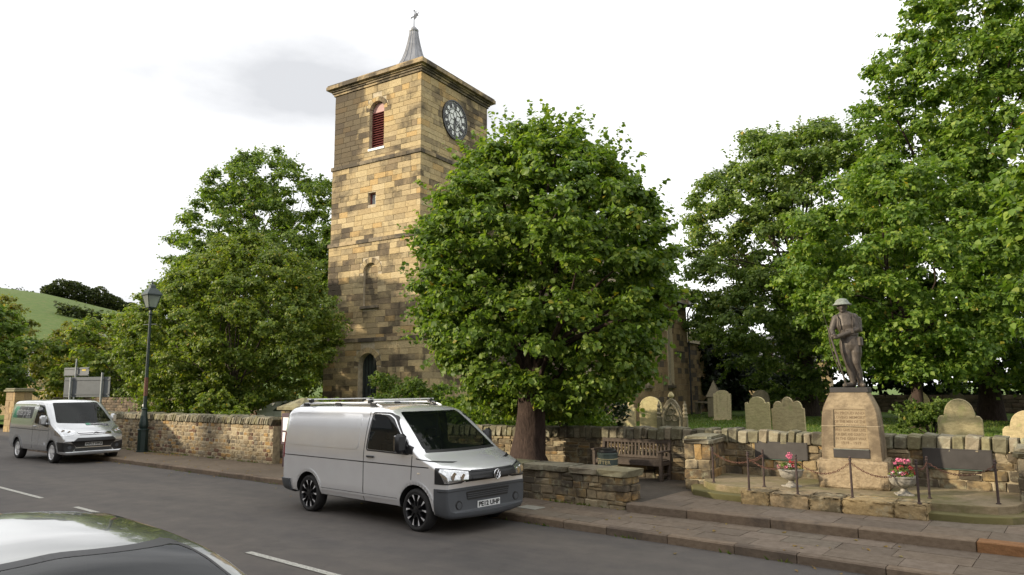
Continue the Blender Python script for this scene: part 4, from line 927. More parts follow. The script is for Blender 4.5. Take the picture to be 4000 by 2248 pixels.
# urns with flowers
M_URN = m_plain('weathered_urn', (.27, .25, .215), .9, 0, .4, 20, bump=.5)
M_FLP = m_plain('pink_petal', (.62, .16, .27), .6); M_FLR = m_plain('red_petal', (.4, .02, .04), .6); M_FLW = m_plain('white_petal', (.7, .7, .66), .6)
FLV = {}
def blob(c, s, n, r_):
    V = []
    for i in range(n):
        d = Vector((r_.gauss(0, 1), r_.gauss(0, 1), r_.gauss(0, 1)*.7)).normalized()*s*r_.uniform(.6, 1); a = d.orthogonal().normalized()*s*.35; b = d.cross(a).normalized()*s*.35
        q = Vector(c)+d; V += [q-a, q-b*.9, q+a, q+b*.9]
    return V
for (x_, y_), t_, sd_ in (((-4.30, 13.38), 'left', 1), ((-2.51, 13.40), 'right', 2)):
    u = thing('flower_urn', 'carved stone urn planted with pink and red flowers, %s of the memorial plinth' % t_, 'urn', (x_, y_, ZU), sd_, 'flower urns on the memorial platform')
    m = MB(); m.box((0, 0, .012), (.25, .25, .03), 0, .006); m.build('base', M_URN, u)
    m = MB(); m.lathe([(.10, .025), (.095, .045), (.055, .07), (.045, .10), (.06, .115), (.10, .13), (.16, .165), (.19, .21), (.2, .255), (.205, .28), (.222, .285), (.222, .305), (.2, .308), (.19, .29), (.01, .285)], 32, mod=lambda t, z: 1+(.035*math.cos(9*t) if .12 < z < .26 else 0)); m.build('bowl', M_URN, u, smooth=True)
    r_ = random.Random(sd_)
    for k in range(26):
        a, q = r_.uniform(0, 6.28), r_.uniform(0, .17); hz = r_.uniform(.33, .47); kind = 2 if hz > .45 else r_.choice([0, 0, 1, 1, 2])
        if k < 7: c = (r_.gauss(0, .05), r_.gauss(0, .05), .53+r_.uniform(-.04, .04)); mt = M_FLP
        elif k < 16: c = (math.cos(a)*q, math.sin(a)*q, .40+r_.uniform(-.05, .04)); mt = M_FLR
        elif k < 21: c = (math.cos(a)*q, math.sin(a)*q, .37+r_.uniform(-.03, .03)); mt = M_FLW
        else: c = (math.cos(a)*(q+.05), math.sin(a)*(q+.05), .36); mt = M_FLP
        V = blob(c, .042, 14, r_); mm = MB(); mm.add(V, [(4*i, 4*i+1, 4*i+2, 4*i+3) for i in range(14)]); mm.build('flower', mt, u)
    V = []
    for k in range(40):
        a, q = r_.uniform(0, 6.28), r_.uniform(0, .2); V += blob((math.cos(a)*q, math.sin(a)*q, .31+r_.uniform(0, .13)*(1-q*2)), .05, 8, r_)
    mm = MB(); mm.add(V, [(4*i, 4*i+1, 4*i+2, 4*i+3) for i in range(len(V)//4)]); mm.build('foliage', M_PRIV, u)
# bench
bn = thing('park_bench', 'weathered dark wooden bench with slatted back against the memorial wall', 'bench', (-8.15, 14.28, ZT-.01), RAD(1))
BW = 1.72
def bpart(name, c, d, **k):
    m = MB(); m.box(c, d, 0, .006, **k); return m.build(name, M_WOOD, bn)
for s_ in (-1, 1):
    bpart('leg', (s_*(BW/2-.035), 0, .3), (.07, .07, .6)); bpart('leg', (s_*(BW/2-.035), .42, .42), (.07, .065, .86), mat=Matrix.Rotation(RAD(-6), 3, 'X'))
    bpart('arm_rest', (s_*(BW/2-.035), .17, .615), (.085, .5, .035)); bpart('side_rail', (s_*(BW/2-.035), .2, .35), (.05, .38, .07)); bpart('stretcher', (s_*(BW/2-.035), .2, .12), (.045, .38, .05))
bpart('front_rail', (0, .0, .355), (BW-.12, .045, .09)); bpart('back_rail', (0, .455, .80), (BW-.1, .05, .085)); bpart('lower_back_rail', (0, .42, .46), (BW-.1, .045, .06))
for k in range(5): bpart('seat_slat', (0, .03+.088*k, .41), (BW-.06, .075, .025))
for k in range(17): bpart('back_slat', (-BW/2+.14+k*(BW-.28)/16, .437, .63), (.045, .02, .30), mat=Matrix.Rotation(RAD(-5), 3, 'X'))
# litter bin
lb = thing('litter_bin', 'round green litter bin with gold lettering standing by the bench', 'litter bin', (-8.27, 13.68, ZT-.01), 0)
m = MB(); m.lathe([(.19, 0), (.21, .02), (.215, .56), (.225, .565), (.225, .60), (.215, .61), (.01, .61)], 32); m.build('body', M_BINP, lb, smooth=True)
m = MB(); m.lathe([(.20, .61), (.205, .63), (.2, .66), (.17, .685), (.15, .69), (.15, .70), (.02, .70)], 32); m.build('lid', M_BPLAS, lb, smooth=True)
for z in (.335, .475):
    m = MB(); m.lathe([(.216, z), (.221, z+.003), (.221, z+.010), (.216, z+.013)], 32); m.build('gold_band', M_GOLD, lb)
for t0 in (0, math.pi):
    me = text_mesh('LITTER', .105, M_GOLD, .002, bold=.002, spacing=1.1)
    a0 = math.atan2(-13.68, 8.27)-.55+t0
    for v in me.vertices:
        th = a0+v.co.x/.217; rr = .2175+v.co.z; v.co = Vector((rr*math.cos(th), rr*math.sin(th), .41+v.co.y))
    obj('lettering', me, lb)
# gate piers, notice board
def gate_pier(x_, y_, w, ht, lab):
    p = pier((x_, y_, .1), RAD(0), w, w, ht-.1, lab, 'gate_pier')
    m = MB(); g = .09; q = w/2+g; m.add([(-q, -g, ht-.1), (q, -g, ht-.1), (q, w+g, ht-.1), (-q, w+g, ht-.1), (-q, -g, ht-.02), (q, -g, ht-.02), (q, w+g, ht-.02), (-q, w+g, ht-.02), (-.08, w/2-.08, ht+.24), (.08, w/2-.08, ht+.24), (.08, w/2+.08, ht+.24), (-.08, w/2+.08, ht+.24)],
        [(0, 1, 5, 4), (1, 2, 6, 5), (2, 3, 7, 6), (3, 0, 4, 7), (4, 5, 9, 8), (5, 6, 10, 9), (6, 7, 11, 10), (7, 4, 8, 11), (8, 9, 10, 11), (3, 2, 1, 0)]); m.build('pyramid_cap', M_COPE, p)
gate_pier(-18.2, 12.5, .98, 1.66, 'stone gate pier with pyramid cap ending the rubble wall behind the silver van')
gate_pier(-16.05, 13.3, .8, 1.62, 'stone gate pier with pyramid cap showing just above the van roof')
nbd = thing('notice_board', 'maroon church notice board with white papers beside the rear of the silver van', 'notice board', (-17.35, 11.98, 0), RAD(0))
m = MB(); m.box((0, 0, 1.16), (.95, .07, .86), 0, .008); m.build('frame', M_PURP, nbd)
for x_, z_, w, h_ in ((-.26, 1.30, .26, .36), (.06, 1.32, .28, .3), (.32, 1.28, .18, .34), (-.26, .94, .26, .26), (.1, .93, .34, .28)):
    m = MB(); m.box((x_, -.038, z_), (w, .006, h_)); m.build('notice', M_PAPER, nbd)
for s_ in (-1, 1):
    m = MB(); m.box((s_*.42, .06, .45), (.08, .06, .78)); m.build('post', M_PURP, nbd)
# lamp post
lp = thing('lamp_post', 'tall dark green Victorian style lamp post with glass lantern by the rubble wall', 'lamp post', (-26.29, 12.02, ZP), 0)
m = MB(); m.lathe([(.20, 0), (.2, .04), (.18, .05), (.18, .72), (.2, .74), (.2, .78), (.15, .80), (.12, .82)], 8); m.build('pedestal', M_GREEN, lp)
m = MB(); m.lathe([(.12, .80), (.15, .86), (.155, .95), (.13, 1.1), (.10, 1.3), (.085, 1.45), (.1, 1.47), (.1, 1.5), (.075, 1.53)], 20, mod=lambda t, z: 1+.03*math.cos(10*t)); m.build('fluted_base', M_GREEN, lp, smooth=True)
m = MB(); m.tube([(0, 0, 1.5), (0, 0, 1.62), (0, 0, 3), (0, 0, 4.9)], [.075, .065, .058, .045], 14); m.build('shaft', M_GREEN, lp, smooth=True)
m = MB(); m.tube([(0, 0, 1.95), (0, 0, 2.6)], [.068, .066], 14); m.build('copper_band', M_RUST, lp)
m = MB(); m.box((.0, -.07, 1.62), (.06, .01, .08)); m.build('number_tag', M_WHITE, lp)
m = MB(); m.tube([(-.3, -.1, 4.5), (.3, .1, 4.5)], .015, 8); m.build('ladder_bar', M_GREEN, lp)
m = MB(); m.lathe([(.05, 4.85), (.08, 4.88), (.05, 4.92), (.04, 5.0), (.10, 5.08), (.13, 5.1), (.13, 5.12)], 16); m.build('lantern_seat', M_GREEN, lp, smooth=True)
ln = MB()
def sq(hw, z): return [(-hw, -hw, z), (hw, -hw, z), (hw, hw, z), (-hw, hw, z)]
b0, b1 = sq(.13, 5.12), sq(.235, 5.56)
for i in range(4): ln.tube([b0[i], b1[i]], .014, 6); ln.tube([b1[i], b1[(i+1) % 4]], .018, 6); ln.tube([b0[i], b0[(i+1) % 4]], .014, 6)
lno = ln.build('lantern', M_GREEN, lp)
for i in range(4):
    m = MB(); j = (i+1) % 4; m.add([Vector(b0[i])*.985+Vector((0, 0, .08)), Vector(b0[j])*.985+Vector((0, 0, .08)), Vector(b1[j])*.985+Vector((0, 0, .08)), Vector(b1[i])*.985+Vector((0, 0, .08))], [(0, 1, 2, 3)]); m.build('pane', M_LAMPG, lno)
m = MB(); rr = [sq(.27, 5.56), sq(.27, 5.60), sq(.15, 5.78), sq(.10, 5.82), sq(.09, 5.9), sq(.06, 5.95), sq(.02, 6.0)]
m.add([p for q in rr for p in q], [(4*i+j, 4*i+(j+1) % 4, 4*i+4+(j+1) % 4, 4*i+4+j) for i in range(6) for j in range(4)]+[(3, 2, 1, 0), (24, 25, 26, 27)]); m.build('lantern_roof', M_GREEN, lno)
m = MB(); m.lathe([(.02, 5.98), (.04, 6.02), (.02, 6.06), (.005, 6.14)], 10); m.build('finial', M_GREEN, lno)
# road signs seen from behind
def sign(px0, px1, ytop, ybot, posts, dep, lab, sticker=None, bars=2):
    def at(px, py, d):
        v = cf+cr*((px-1288)/1800)-cu2*((py-724)/1800); return EYE+v*(d/v.dot(fw))
    a, b = at(px0, ybot, dep), at(px1, ybot, dep*.985); zt = at(px0, ytop, dep).z; zb = a.z
    d = (b-a); d.z = 0; L = d.length; ang_ = math.atan2(d.y, d.x)
    t = thing('road_sign', lab, 'sign', (a.x, a.y, 0), ang_)
    m = MB(); m.box((L/2, .03, (zt+zb)/2), (L, .02, zt-zb), 0, .004); m.build('sign_plate', M_GREYS, t)
    for k in range(bars):
        m = MB(); m.box((L/2, .005, zb+(zt-zb)*(.14+.72*k/max(1, bars-1))), (L-.04, .03, .05)); m.build('fixing_rail', M_GREYS, t)
    for px, yt in posts:
        q = at(px, yt, dep*.99); m = MB(); x_ = (q-a).dot(d.normalized()); m.tube([(x_, -.06, -.1), (x_, -.06, q.z)], .06 if len(posts) > 1 else .045, 10); m.build('post', M_GALV, t, smooth=True)
    if sticker:
        m = MB(); m.box((L*sticker, .015, zt-.16), (.3, .008, .1)); m.build('sticker', M_YEL, t)
sign(158, 274, 950, 1000, [(170, 950), (264, 938)], 40, 'large grey back of a road sign on two steel posts above the parked van')
sign(160, 222, 926, 947, [(192, 903)], 43, 'narrower grey sign back with yellow sticker on a tall single post', .8)
# far gate piers and rail at the junction
for (x_, y_), w, h_, lab in (((-48.0, 14.4), .95, 2.25, 'tall ashlar gate pier with flat cap at the left edge of the picture'), ((-66.5, 22.2), 1.1, 2.35, 'distant ashlar gate pier with moulded cap left of the road signs')):
    p = thing('gate_pier', lab, 'pier', (x_, y_, 0), RAD(10)); r_ = random.Random(int(w*77))
    m = MB(); m.box((0, w/2, h_/2), (w-.04, w-.04, h_)); m.build('core', M_HOUSE, p)
    zs_ = course_zs(0, h_, .3, .4, r_); st_ = masonry(-w/2, w/2, zs_, (.4, .6), r_, .012, .2, 0, .004, ends=lambda c_: (0, .2 if c_ % 2 else 0))+masonry(0, w, zs_, (.4, .6), r_, .012, .2, -w/2, .004, rot=RAD(90), ends=lambda c_: (0 if c_ % 2 else .2, 0))
    vh = [block_variant('pierstone_%d_%d' % (i, int(w*100)), M_HOUSE, .05, .01, 0, 200+i) for i in range(3)]; lay(p, st_, vh, M_HOUSE)
    m = MB(); m.box((0, w/2, h_+.06), (w+.2, w+.2, .12), 0, .03); m.box((0, w/2, h_+.16), (w+.1, w+.1, .1), 0, .04); m.build('cap', M_COPE, p)
fnc = thing('wooden_fence', 'dark brown timber fence between the two distant gate piers', 'fence', (-55.5, 17.5, 0), RAD(22+140))
for k in range(6):
    m = MB(); m.box((-4.6+k*1.85, 0, .75), (.12, .12, 1.5)); m.build('post', M_WOOD, fnc)
for z in (.55, .95, 1.38):
    m = MB(); m.box((0, -.08, z), (9.4, .04, .13)); m.build('rail', M_WOOD, fnc)
# ------------------------------------------------------------------ headstones
def round_top(w, h, s=0, n=14): return [(-w/2, 0), (-w/2, h-w/2+s)]+[(-w/2*math.cos(math.pi*i/n), h-w/2+s+(w/2-s)*math.sin(math.pi*i/n)) for i in range(1, n)]+[(w/2, h-w/2+s), (w/2, 0)]
def shouldered(w, h, sh=.16, rr=.3):
    P = [(-w/2, 0), (-w/2, h-sh-.03), (-w/2+.03*w, h-sh), (-w*.42, h-sh+.01), (-w*.37, h-sh-.02)]
    P += [(-w*rr*math.cos(math.pi*i/10)*1.05, h-sh+sh*math.sin(math.pi*i/10)) for i in range(11)]
    return P+[(-x, z) for x, z in P[:5][::-1]]
def humps(w, h):
    P = [(-w/2, 0), (-w/2, h*.80)]
    for cx_, rr, top in ((-.29, .15, .93), (0, .17, 1.0), (.29, .15, .93)):
        P += [(w*(cx_-rr*math.cos(math.pi*i/8)), h*(top-.12)+h*.12*math.sin(math.pi*i/8)) for i in range(9)]
    return P+[(w/2, h*.80), (w/2, 0)]
def scroll(w, h):
    P = [(-w/2, 0), (-w/2, h*.66), (-w*.49, h*.72), (-w*.44, h*.76), (-w*.37, h*.77), (-w*.35, h*.755), (-w*.34, h*.80)]
    P += [(-w*.33*math.cos(math.pi*i/12), h*.80+h*.2*math.sin(math.pi*i/12)) for i in range(1, 12)]
    return P+[(-x, z) for x, z in P[:7][::-1]]
def gothic(w, h): return [(-w/2, 0), (-w/2, h*.6), (-w*.46, h*.72), (-w*.36, h*.84), (-w*.2, h*.94), (0, h), (w*.2, h*.94), (w*.36, h*.84), (w*.46, h*.72), (w/2, h*.6), (w/2, 0)]
HS = []
def headstone(P, x_, y_, rz, mat, lab, th=.12, lean=0, extra=None, z=None):
    t = thing('headstone', lab, 'headstone', (x_, y_, gz(x_, y_)-.03 if z is None else z), rz, 'headstones in the churchyard'); t.rotation_euler = (lean, random.uniform(-.02, .02), rz)
    m = MB(); m.prism(P, -th/2, th/2); me = m.mesh('slab', mat); bm = bmesh.new(); bm.from_mesh(me)
    bmesh.ops.bevel(bm, geom=[e for e in bm.edges if len(e.link_faces) == 2 and (len(e.link_faces[0].verts) > 4 or len(e.link_faces[1].verts) > 4)], offset=.012, segments=1, affect='EDGES'); bm.to_mesh(me); bm.free(); obj('slab', me, t)
    w = max(p[0] for p in P)*2; m = MB(); m.box((0, 0, .04), (w+.12, th+.12, .1), 0, .02); m.build('base', mat, t)
    if extra: extra(t, P, th)
    return t
def inset(mat):
    def f(t, P, th):
        w = max(p[0] for p in P)*2; h_ = max(p[1] for p in P)
        for s_ in (-1, 1): m = MB(); m.box((s_*w*.3, -th/2-.012, h_*.55), (.03, .03, h_*.6), 0, .005); m.build('raised_moulding', mat, t)
    return f
k = 20/17.
headstone(humps(.86, 1.62), -11.75, 20.4, RAD(12), M_HEAD, 'broad grey green headstone with three low humps, leftmost of the churchyard row', extra=None)
headstone(round_top(.70, 1.66), -10.85, 20.6, RAD(14), M_HEADY, 'pale yellowish round topped headstone left of the carved gothic one')
def goth_extra(t, P, th):
    for s_ in (-1, 1):
        m = MB(); x_ = s_*.40; m.box((x_, 0, .5), (.13, .16, 1.0), 0, .01); m.lathe([(.07, 1.0), (.09, 1.03), (.06, 1.08), (.085, 1.14), (.05, 1.2), (.07, 1.27), (.045, 1.33), (.06, 1.39), (.03, 1.45), (.02, 1.52)], 10, (x_, 0, 0)); m.build('carved_pinnacle', M_HEADD, t)
    m = MB(); m.tube([(-.26, -.08, 0.1), (-.26, -.08, .95), (-.2, -.08, 1.2), (-.1, -.08, 1.36), (0, -.08, 1.46), (.1, -.08, 1.36), (.2, -.08, 1.2), (.26, -.08, .95), (.26, -.08, .1)], .035, 6); m.build('arch_moulding', M_HEADD, t)
    m = MB()
    for cx_, cz_, rr in ((-.1, 1.02, .1), (.1, 1.02, .1), (0, 1.2, .09)): m.tube([(cx_+rr*math.cos(a), -.075, cz_+rr*math.sin(a)) for a in np.linspace(0, 2*math.pi, 13)], .02, 5)
    m.build('tracery', M_HEADD, t)
    m = MB(); m.lathe([(.02, 1.6), (.1, 1.66), (.09, 1.72), (.03, 1.8)], 8); m.build('finial', M_HEADY, t)
headstone(gothic(.66, 1.62), -9.95, 20.3, RAD(10), M_HEADD, 'carved gothic headstone with pinnacles and tracery behind the bench', .14, extra=goth_extra)
headstone(shouldered(.66, 1.62), -7.22, 20.0, RAD(8), M_HEADY, 'pale yellow shouldered headstone behind the wall, between gothic and triple humped ones')
headstone(humps(.86, 1.60), -6.45, 20.2, RAD(4), M_HEAD, 'triple humped brown headstone beside the war memorial on its left')
headstone(round_top(.5, 1.45), -5.05, 21.0, RAD(20), M_HEADD, 'narrow dark headstone half hidden behind the left of the memorial')
headstone(scroll(.86, 1.60), -2.30, 18.8, RAD(4), M_HEAD, 'large scrolled headstone with streaked face right of the war memorial')
headstone(scroll(.9, 1.40), -1.02, 18.0, RAD(-6), M_HEAD, 'tilted lichen covered headstone at the right edge of the picture', lean=RAD(-9))
headstone(shouldered(.98, 1.72, .2, .36), -16.45, 39.9, RAD(10), M_HEAD, 'tall headstone with twin raised mouldings standing alone on the lawn by the nave', .2, extra=inset(M_HEAD))
headstone(round_top(1.0, 1.7), -15.2, 42.6, RAD(10), M_HEADD, 'dark round headstone just behind the tall lawn headstone')
headstone(gothic(1.0, 1.72), -6.7, 41.1, RAD(6), M_HEADY, 'yellow lichen covered headstone behind the small bush right of the memorial')
headstone(round_top(.95, 1.5), -6.1, 49.4, RAD(8), M_HEADD, 'dark round headstone in deep shade under the right trees')
# obelisk and table tomb
ob = thing('obelisk_tomb', 'stone pyramid topped pillar tomb between nave and lawn headstone', 'tomb', (-18.35, 43.3, ZG-.05), RAD(10))
m = MB(); m.box((0, 0, .65), (.7, .7, 1.3), 0, .02); m.build('pillar', M_HEADD, ob)
m = MB(); m.add([(-.42, -.42, 1.3), (.42, -.42, 1.3), (.42, .42, 1.3), (-.42, .42, 1.3), (0, 0, 2.35)], [(0, 1, 4), (1, 2, 4), (2, 3, 4), (3, 0, 4), (3, 2, 1, 0)]); m.build('pyramid_top', M_HEADD, ob)
tt = thing('table_tomb', 'flat stone table tomb on square legs beside the chancel wall', 'tomb', (-20.3, 47.2, ZG-.05), RAD(8))
m = MB(); m.box((0, 0, .86), (2.0, 1.0, .1), 0, .01); m.build('top_slab', M_HEADD, tt)
for sx_ in (-1, 1):
    for sy_ in (-1, 1): m = MB(); m.box((sx_*.85, sy_*.38, .4), (.18, .18, .82)); m.build('leg', M_HEADD, tt)
# ------------------------------------------------------------------ vehicles
def interp_st(st, n):
    st = np.array(st, float); x = st[:, 0]
    # denser samples where the table is denser
    u = np.linspace(0, len(x)-1, n); k = np.arange(len(x)); out = np.stack([np.interp(u, k, st[:, c]) for c in range(st.shape[1])], 1)
    for _ in range(2):
        o2 = out.copy(); o2[1:-1] = .25*out[:-2]+.5*out[1:-1]+.25*out[2:]; out = o2
    return out
def loft(st, belt, tum, n=110, ns=20, nc=7, nr=9, tuck=.06):
    """vehicle body as stations (x, zb, zt, w, rc, crown, bow) -> bmesh, x forward, z up"""
    S = interp_st(st, n); rings = []; bm = bmesh.new(); zroof = S[:, 2].max()
    for (x, zb, zt, w, rc, cr_, bow) in S:
        def hw(z):
            t = max(0, (z-belt)/(zroof-belt)); lo = max(0, (zb+.22-z)/.22)
            return w*(1-tum*t**1.8-tuck*lo**2)
        zc = zt-rc-cr_; P = [(0, zb), (w*.45, zb), (hw(zb)*.93, zb)]
        for i in range(ns): z = zb+.03+(zc-zb-.03)*i/(ns-1); P.append((hw(z), z))
        h = hw(zc)
        for i in range(1, nc): a = math.pi/2*i/(nc-1); P.append((h-rc+rc*math.cos(a), zc+rc*math.sin(a)))
        for i in range(1, nr): y = (h-rc)*(1-i/(nr-1)); P.append((y, zc+rc+cr_*(1-(y/(h-rc))**2)))
        half = [(x-bow*(y/.95)**2, y, z) for y, z in P]
        full = half+[(a, -b, c) for a, b, c in half[-2:0:-1]]
        rings.append([bm.verts.new(p) for p in full])
    m = len(rings[0])
    for i in range(len(rings)-1):
        for j in range(m): bm.faces.new((rings[i][j], rings[i+1][j], rings[i+1][(j+1) % m], rings[i][(j+1) % m]))
    hn = m//2
    for rg, fl in ((rings[0], 1), (rings[-1], 0)):
        for j in range(hn):
            a, b, c, d = rg[j], rg[j+1], rg[(m-j-1) % m], rg[(m-j) % m]
            q = []
            for v in (a, b, c, d):
                if v not in q: q.append(v)
            if len(q) > 2: bm.faces.new(q if fl else q[::-1])
    bmesh.ops.recalc_face_normals(bm, faces=bm.faces[:])
    return bm
def clip(bm0, planes):
    bm = bm0.copy()
    for co, no in planes:
        g = bm.verts[:]+bm.edges[:]+bm.faces[:]
        bmesh.ops.bisect_plane(bm, geom=g, dist=1e-5, plane_co=co, plane_no=no, clear_outer=True)
    return bm
def poly_planes(P, axis):
    """convex polygon in the plane seen along axis ('y': (x,z), 'x': (y,z), 'z': (x,y)) -> clipping planes"""
    A = sum(P[i][0]*P[(i+1) % len(P)][1]-P[(i+1) % len(P)][0]*P[i][1] for i in range(len(P)))
    out = []
    for i in range(len(P)):
        a, b = P[i], P[(i+1) % len(P)]; d = (b[0]-a[0], b[1]-a[1]); n = (d[1], -d[0]) if A > 0 else (-d[1], d[0])
        if axis == 'y': out.append(((a[0], 0, a[1]), (n[0], 0, n[1])))
        elif axis == 'x': out.append(((0, a[0], a[1]), (0, n[0], n[1])))
        else: out.append(((a[0], a[1], 0), (n[0], n[1], 0)))
    return out
def roundpoly(P, r=.05, k=3):
    out = []; n = len(P)
    for i in range(n):
        a, b, c = Vector(P[i-1]), Vector(P[i]), Vector(P[(i+1) % n]); u = (a-b); v = (c-b); q = min(r, u.length*.45, v.length*.45); u.normalize(); v.normalize()
        for t in range(k+1): s_ = t/k; out.append(tuple((b+u*q)*(1-s_)**2+b*2*s_*(1-s_)+(b+v*q)*s_**2))
    return out
def shell(bm0, planes, off, mat, name, parent, thick=.012, flip=False):
    bm = clip(bm0, planes)
    if not bm.faces: bm.free(); return None
    bm.normal_update(); nv = {v: v.normal.copy() for v in bm.verts}
    for v in bm.verts: v.co += nv[v]*off
    inner = {}
    for e_ in [e_ for e_ in bm.edges if e_.is_boundary]:
        for v in e_.verts:
            if v not in inner: inner[v] = bm.verts.new(v.co-nv[v]*thick)
        a, b = e_.verts; l = e_.link_loops[0]
        if l.vert == a: bm.faces.new((b, a, inner[a], inner[b]))
        else: bm.faces.new((a, b, inner[b], inner[a]))
    me = bpy.data.meshes.new(name); bm.to_mesh(me); bm.free(); me.materials.append(mat)
    me.polygons.foreach_set('use_smooth', [True]*len(me.polygons)); me.set_sharp_from_angle(angle=RAD(50))
    return obj(name, me, parent)
M_LINING = m_plain('cabin_lining', (.09, .09, .088), .85)
PY = ((0, .25, 0), (0, -1, 0)); NYP = ((0, -.25, 0), (0, 1, 0))     # keep +y side / -y side
def side(s): return [PY] if s > 0 else [NYP]
def xgt(x): return ((x, 0, 0), (-1, 0, 0))
def xlt(x): return ((x, 0, 0), (1, 0, 0))
def zgt(z): return ((0, 0, z), (0, 0, -1))
def zlt(z): return ((0, 0, z), (0, 0, 1))
def ygt(y): return ((0, y, 0), (0, -1, 0))
def ylt(y): return ((0, y, 0), (0, 1, 0))
def open_window(bm, planes):
    """cut the region inside the planes out of a body mesh"""
    PN = [(Vector(no).normalized(), Vector(co).dot(Vector(no).normalized())) for co, no in planes]
    def inside(c, m): return all(c.dot(n_)-d_ < m for n_, d_ in PN)
    for co, no in planes:
        fs = [f for f in bm.faces if inside(f.calc_center_median(), .12)]
        g = fs+list({e_ for f in fs for e_ in f.edges})+list({v for f in fs for v in f.verts})
        bmesh.ops.bisect_plane(bm, geom=g, dist=1e-5, plane_co=co, plane_no=no)
    bmesh.ops.delete(bm, geom=[f for f in bm.faces if inside(f.calc_center_median(), 1e-4)], context='FACES')
def finish_body(bm, mat, parent, wheels, rw, trackw, cuts=(), cabin=None):
    me = bpy.data.meshes.new('body'); bm.to_mesh(me); me.materials.append(mat); me.materials.append(M_UNDER)
    cut = MB()
    for wx in wheels:
        for s_ in (-1, 1):
            n = 40; P = [(wx+rw*math.cos(2*math.pi*i/n), .335+rw*math.sin(2*math.pi*i/n)) for i in range(n)]
            cut.prism(P, s_*(trackw-.30), s_*(trackw+.3))
    co = bpy.data.objects.new('c', cut.mesh('c', M_UNDER)); COL.objects.link(co)
    def su(o): q = o.modifiers.new('b', 'BOOLEAN'); q.operation = 'DIFFERENCE'; q.object = co; q.solver = 'EXACT'
    r_ = mods_mesh(me, su); bpy.data.objects.remove(co)
    for p in r_.polygons:
        c = p.center; p.use_smooth = True; p.material_index = 0
        if c.z < .33 and p.normal.z < -.5: p.material_index = 1
        for wx in wheels:
            d = math.hypot(c.x-wx, c.z-.335)
            if d < rw+.02 and (abs(p.normal.y) < .15 or abs(abs(c.y)-(trackw-.30)) < .02): p.material_index = 1
    if cuts:
        b2 = bmesh.new(); b2.from_mesh(r_)
        for pl_ in cuts: open_window(b2, pl_)
        b2.to_mesh(r_)
        if cabin:
            b3 = clip(b2, [xgt(cabin[0]), xlt(cabin[1]), zgt(.55)]); b3.normal_update()
            nn = [(v, v.normal.copy()) for v in b3.verts]
            for v, n_ in nn: v.co -= n_*.018
            ml = bpy.data.meshes.new('cabin_lining'); b3.to_mesh(ml); b3.free(); ml.materials.clear(); ml.materials.append(M_LINING)
            ml.polygons.foreach_set('material_index', [0]*len(ml.polygons)); obj('cabin_lining', ml, parent)
        b2.free()
    r_.set_sharp_from_angle(angle=RAD(42)); return obj('body', r_, parent)
def wheel(parent, x, y, s, R_, style):
    w = bpy.data.objects.new('wheel', None); COL.objects.link(w); w.parent = parent; w.location = (x, y, R_); w.rotation_euler = (0, 0, 0 if s > 0 else math.pi)
    # local +y is outwards
    def lathe_y(prof, n, mat, name, smooth=True):
        m = MB(); k = len(prof); vs = [(rr*math.cos(2*math.pi*j/n), yy, rr*math.sin(2*math.pi*j/n)) for rr, yy in prof for j in range(n)]
        m.add(vs, [(i*n+j, i*n+(j+1) % n, (i+1)*n+(j+1) % n, (i+1)*n+j) for i in range(k-1) for j in range(n)]); return m.build(name, mat, w, smooth=smooth)
    rim = R_-.085 if style == 'dark' else R_-.11
    lathe_y([(rim-.03, -.2), (R_-.03, -.21), (R_-.005, -.18), (R_, -.12), (R_, -.08), (R_-.006, -.03), (R_-.03, -.005), (rim+.03, .0), (rim+.004, -.012), (rim-.01, -.03)], 48, M_TYRE, 'tyre')
    lathe_y([(rim+.006, -.012), (rim-.006, -.008), (rim-.014, -.02), (rim-.02, -.06), (rim-.03, -.18)], 48, M_ALLOY if style != 'dark' else M_DALLOY, 'rim')
    m = MB(); m.add([((rim-.01)*math.cos(2*math.pi*j/32), -.11, (rim-.01)*math.sin(2*math.pi*j/32)) for j in range(32)], [tuple(range(32))]); m.build('brake_disc', M_DALLOY, w)
    ns_ = 5
    for k in range(ns_):
        th = 2*math.pi*k/ns_+.3; m = MB()
        R3 = Matrix.Rotation(-th, 3, 'Y')
        if style == 'dark':
            for q in (-1, 1):
                P = [(.05, q*.012), (rim*.62, q*.030), (rim-.01, q*.055), (rim-.01, q*.115), (rim*.62, q*.052), (.06, q*.05)]
                m2 = MB(); vs = [R3 @ Vector((a, yy, b)) for yy in (-.015, -.05) for a, b in P]; n = 6
                m2.add(vs, [tuple(range(n)), tuple(range(2*n-1, n-1, -1))]+[(i, (i+1) % n, (i+1) % n+n, i+n) for i in range(n)]); m2.build('spoke', M_DALLOY, w)
                P = [(rim*.55, q*.030), (rim-.012, q*.060), (rim-.012, q*.108), (rim*.6, q*.044)]
                m3 = MB(); m3.add([R3 @ Vector((a, -.0125, b)) for a, b in P], [(0, 1, 2, 3)]); m3.build('machined_face', M_ALLOY, w)
        else:
            P = [(.04, -.035), (rim-.01, -.055), (rim-.01, .055), (.04, .035)]
            vs = [R3 @ Vector((a, yy-(.01 if a > .1 else 0), b)) for yy in (-.012, -.06) for a, b in P]; n = 4
            m.add(vs, [tuple(range(n)), tuple(range(2*n-1, n-1, -1))]+[(i, (i+1) % n, (i+1) % n+n, i+n) for i in range(n)]); m.build('spoke', M_ALLOY, w)
    lathe_y([(.065, -.05), (.06, -.012), (.035, -.005), (.001, -.004)], 20, M_DALLOY if style == 'dark' else M_ALLOY, 'hub_cap')
    return w
def bvh_of(o): return BVHTree.FromPolygons([v.co for v in o.data.vertices], [p.vertices for p in o.data.polygons])
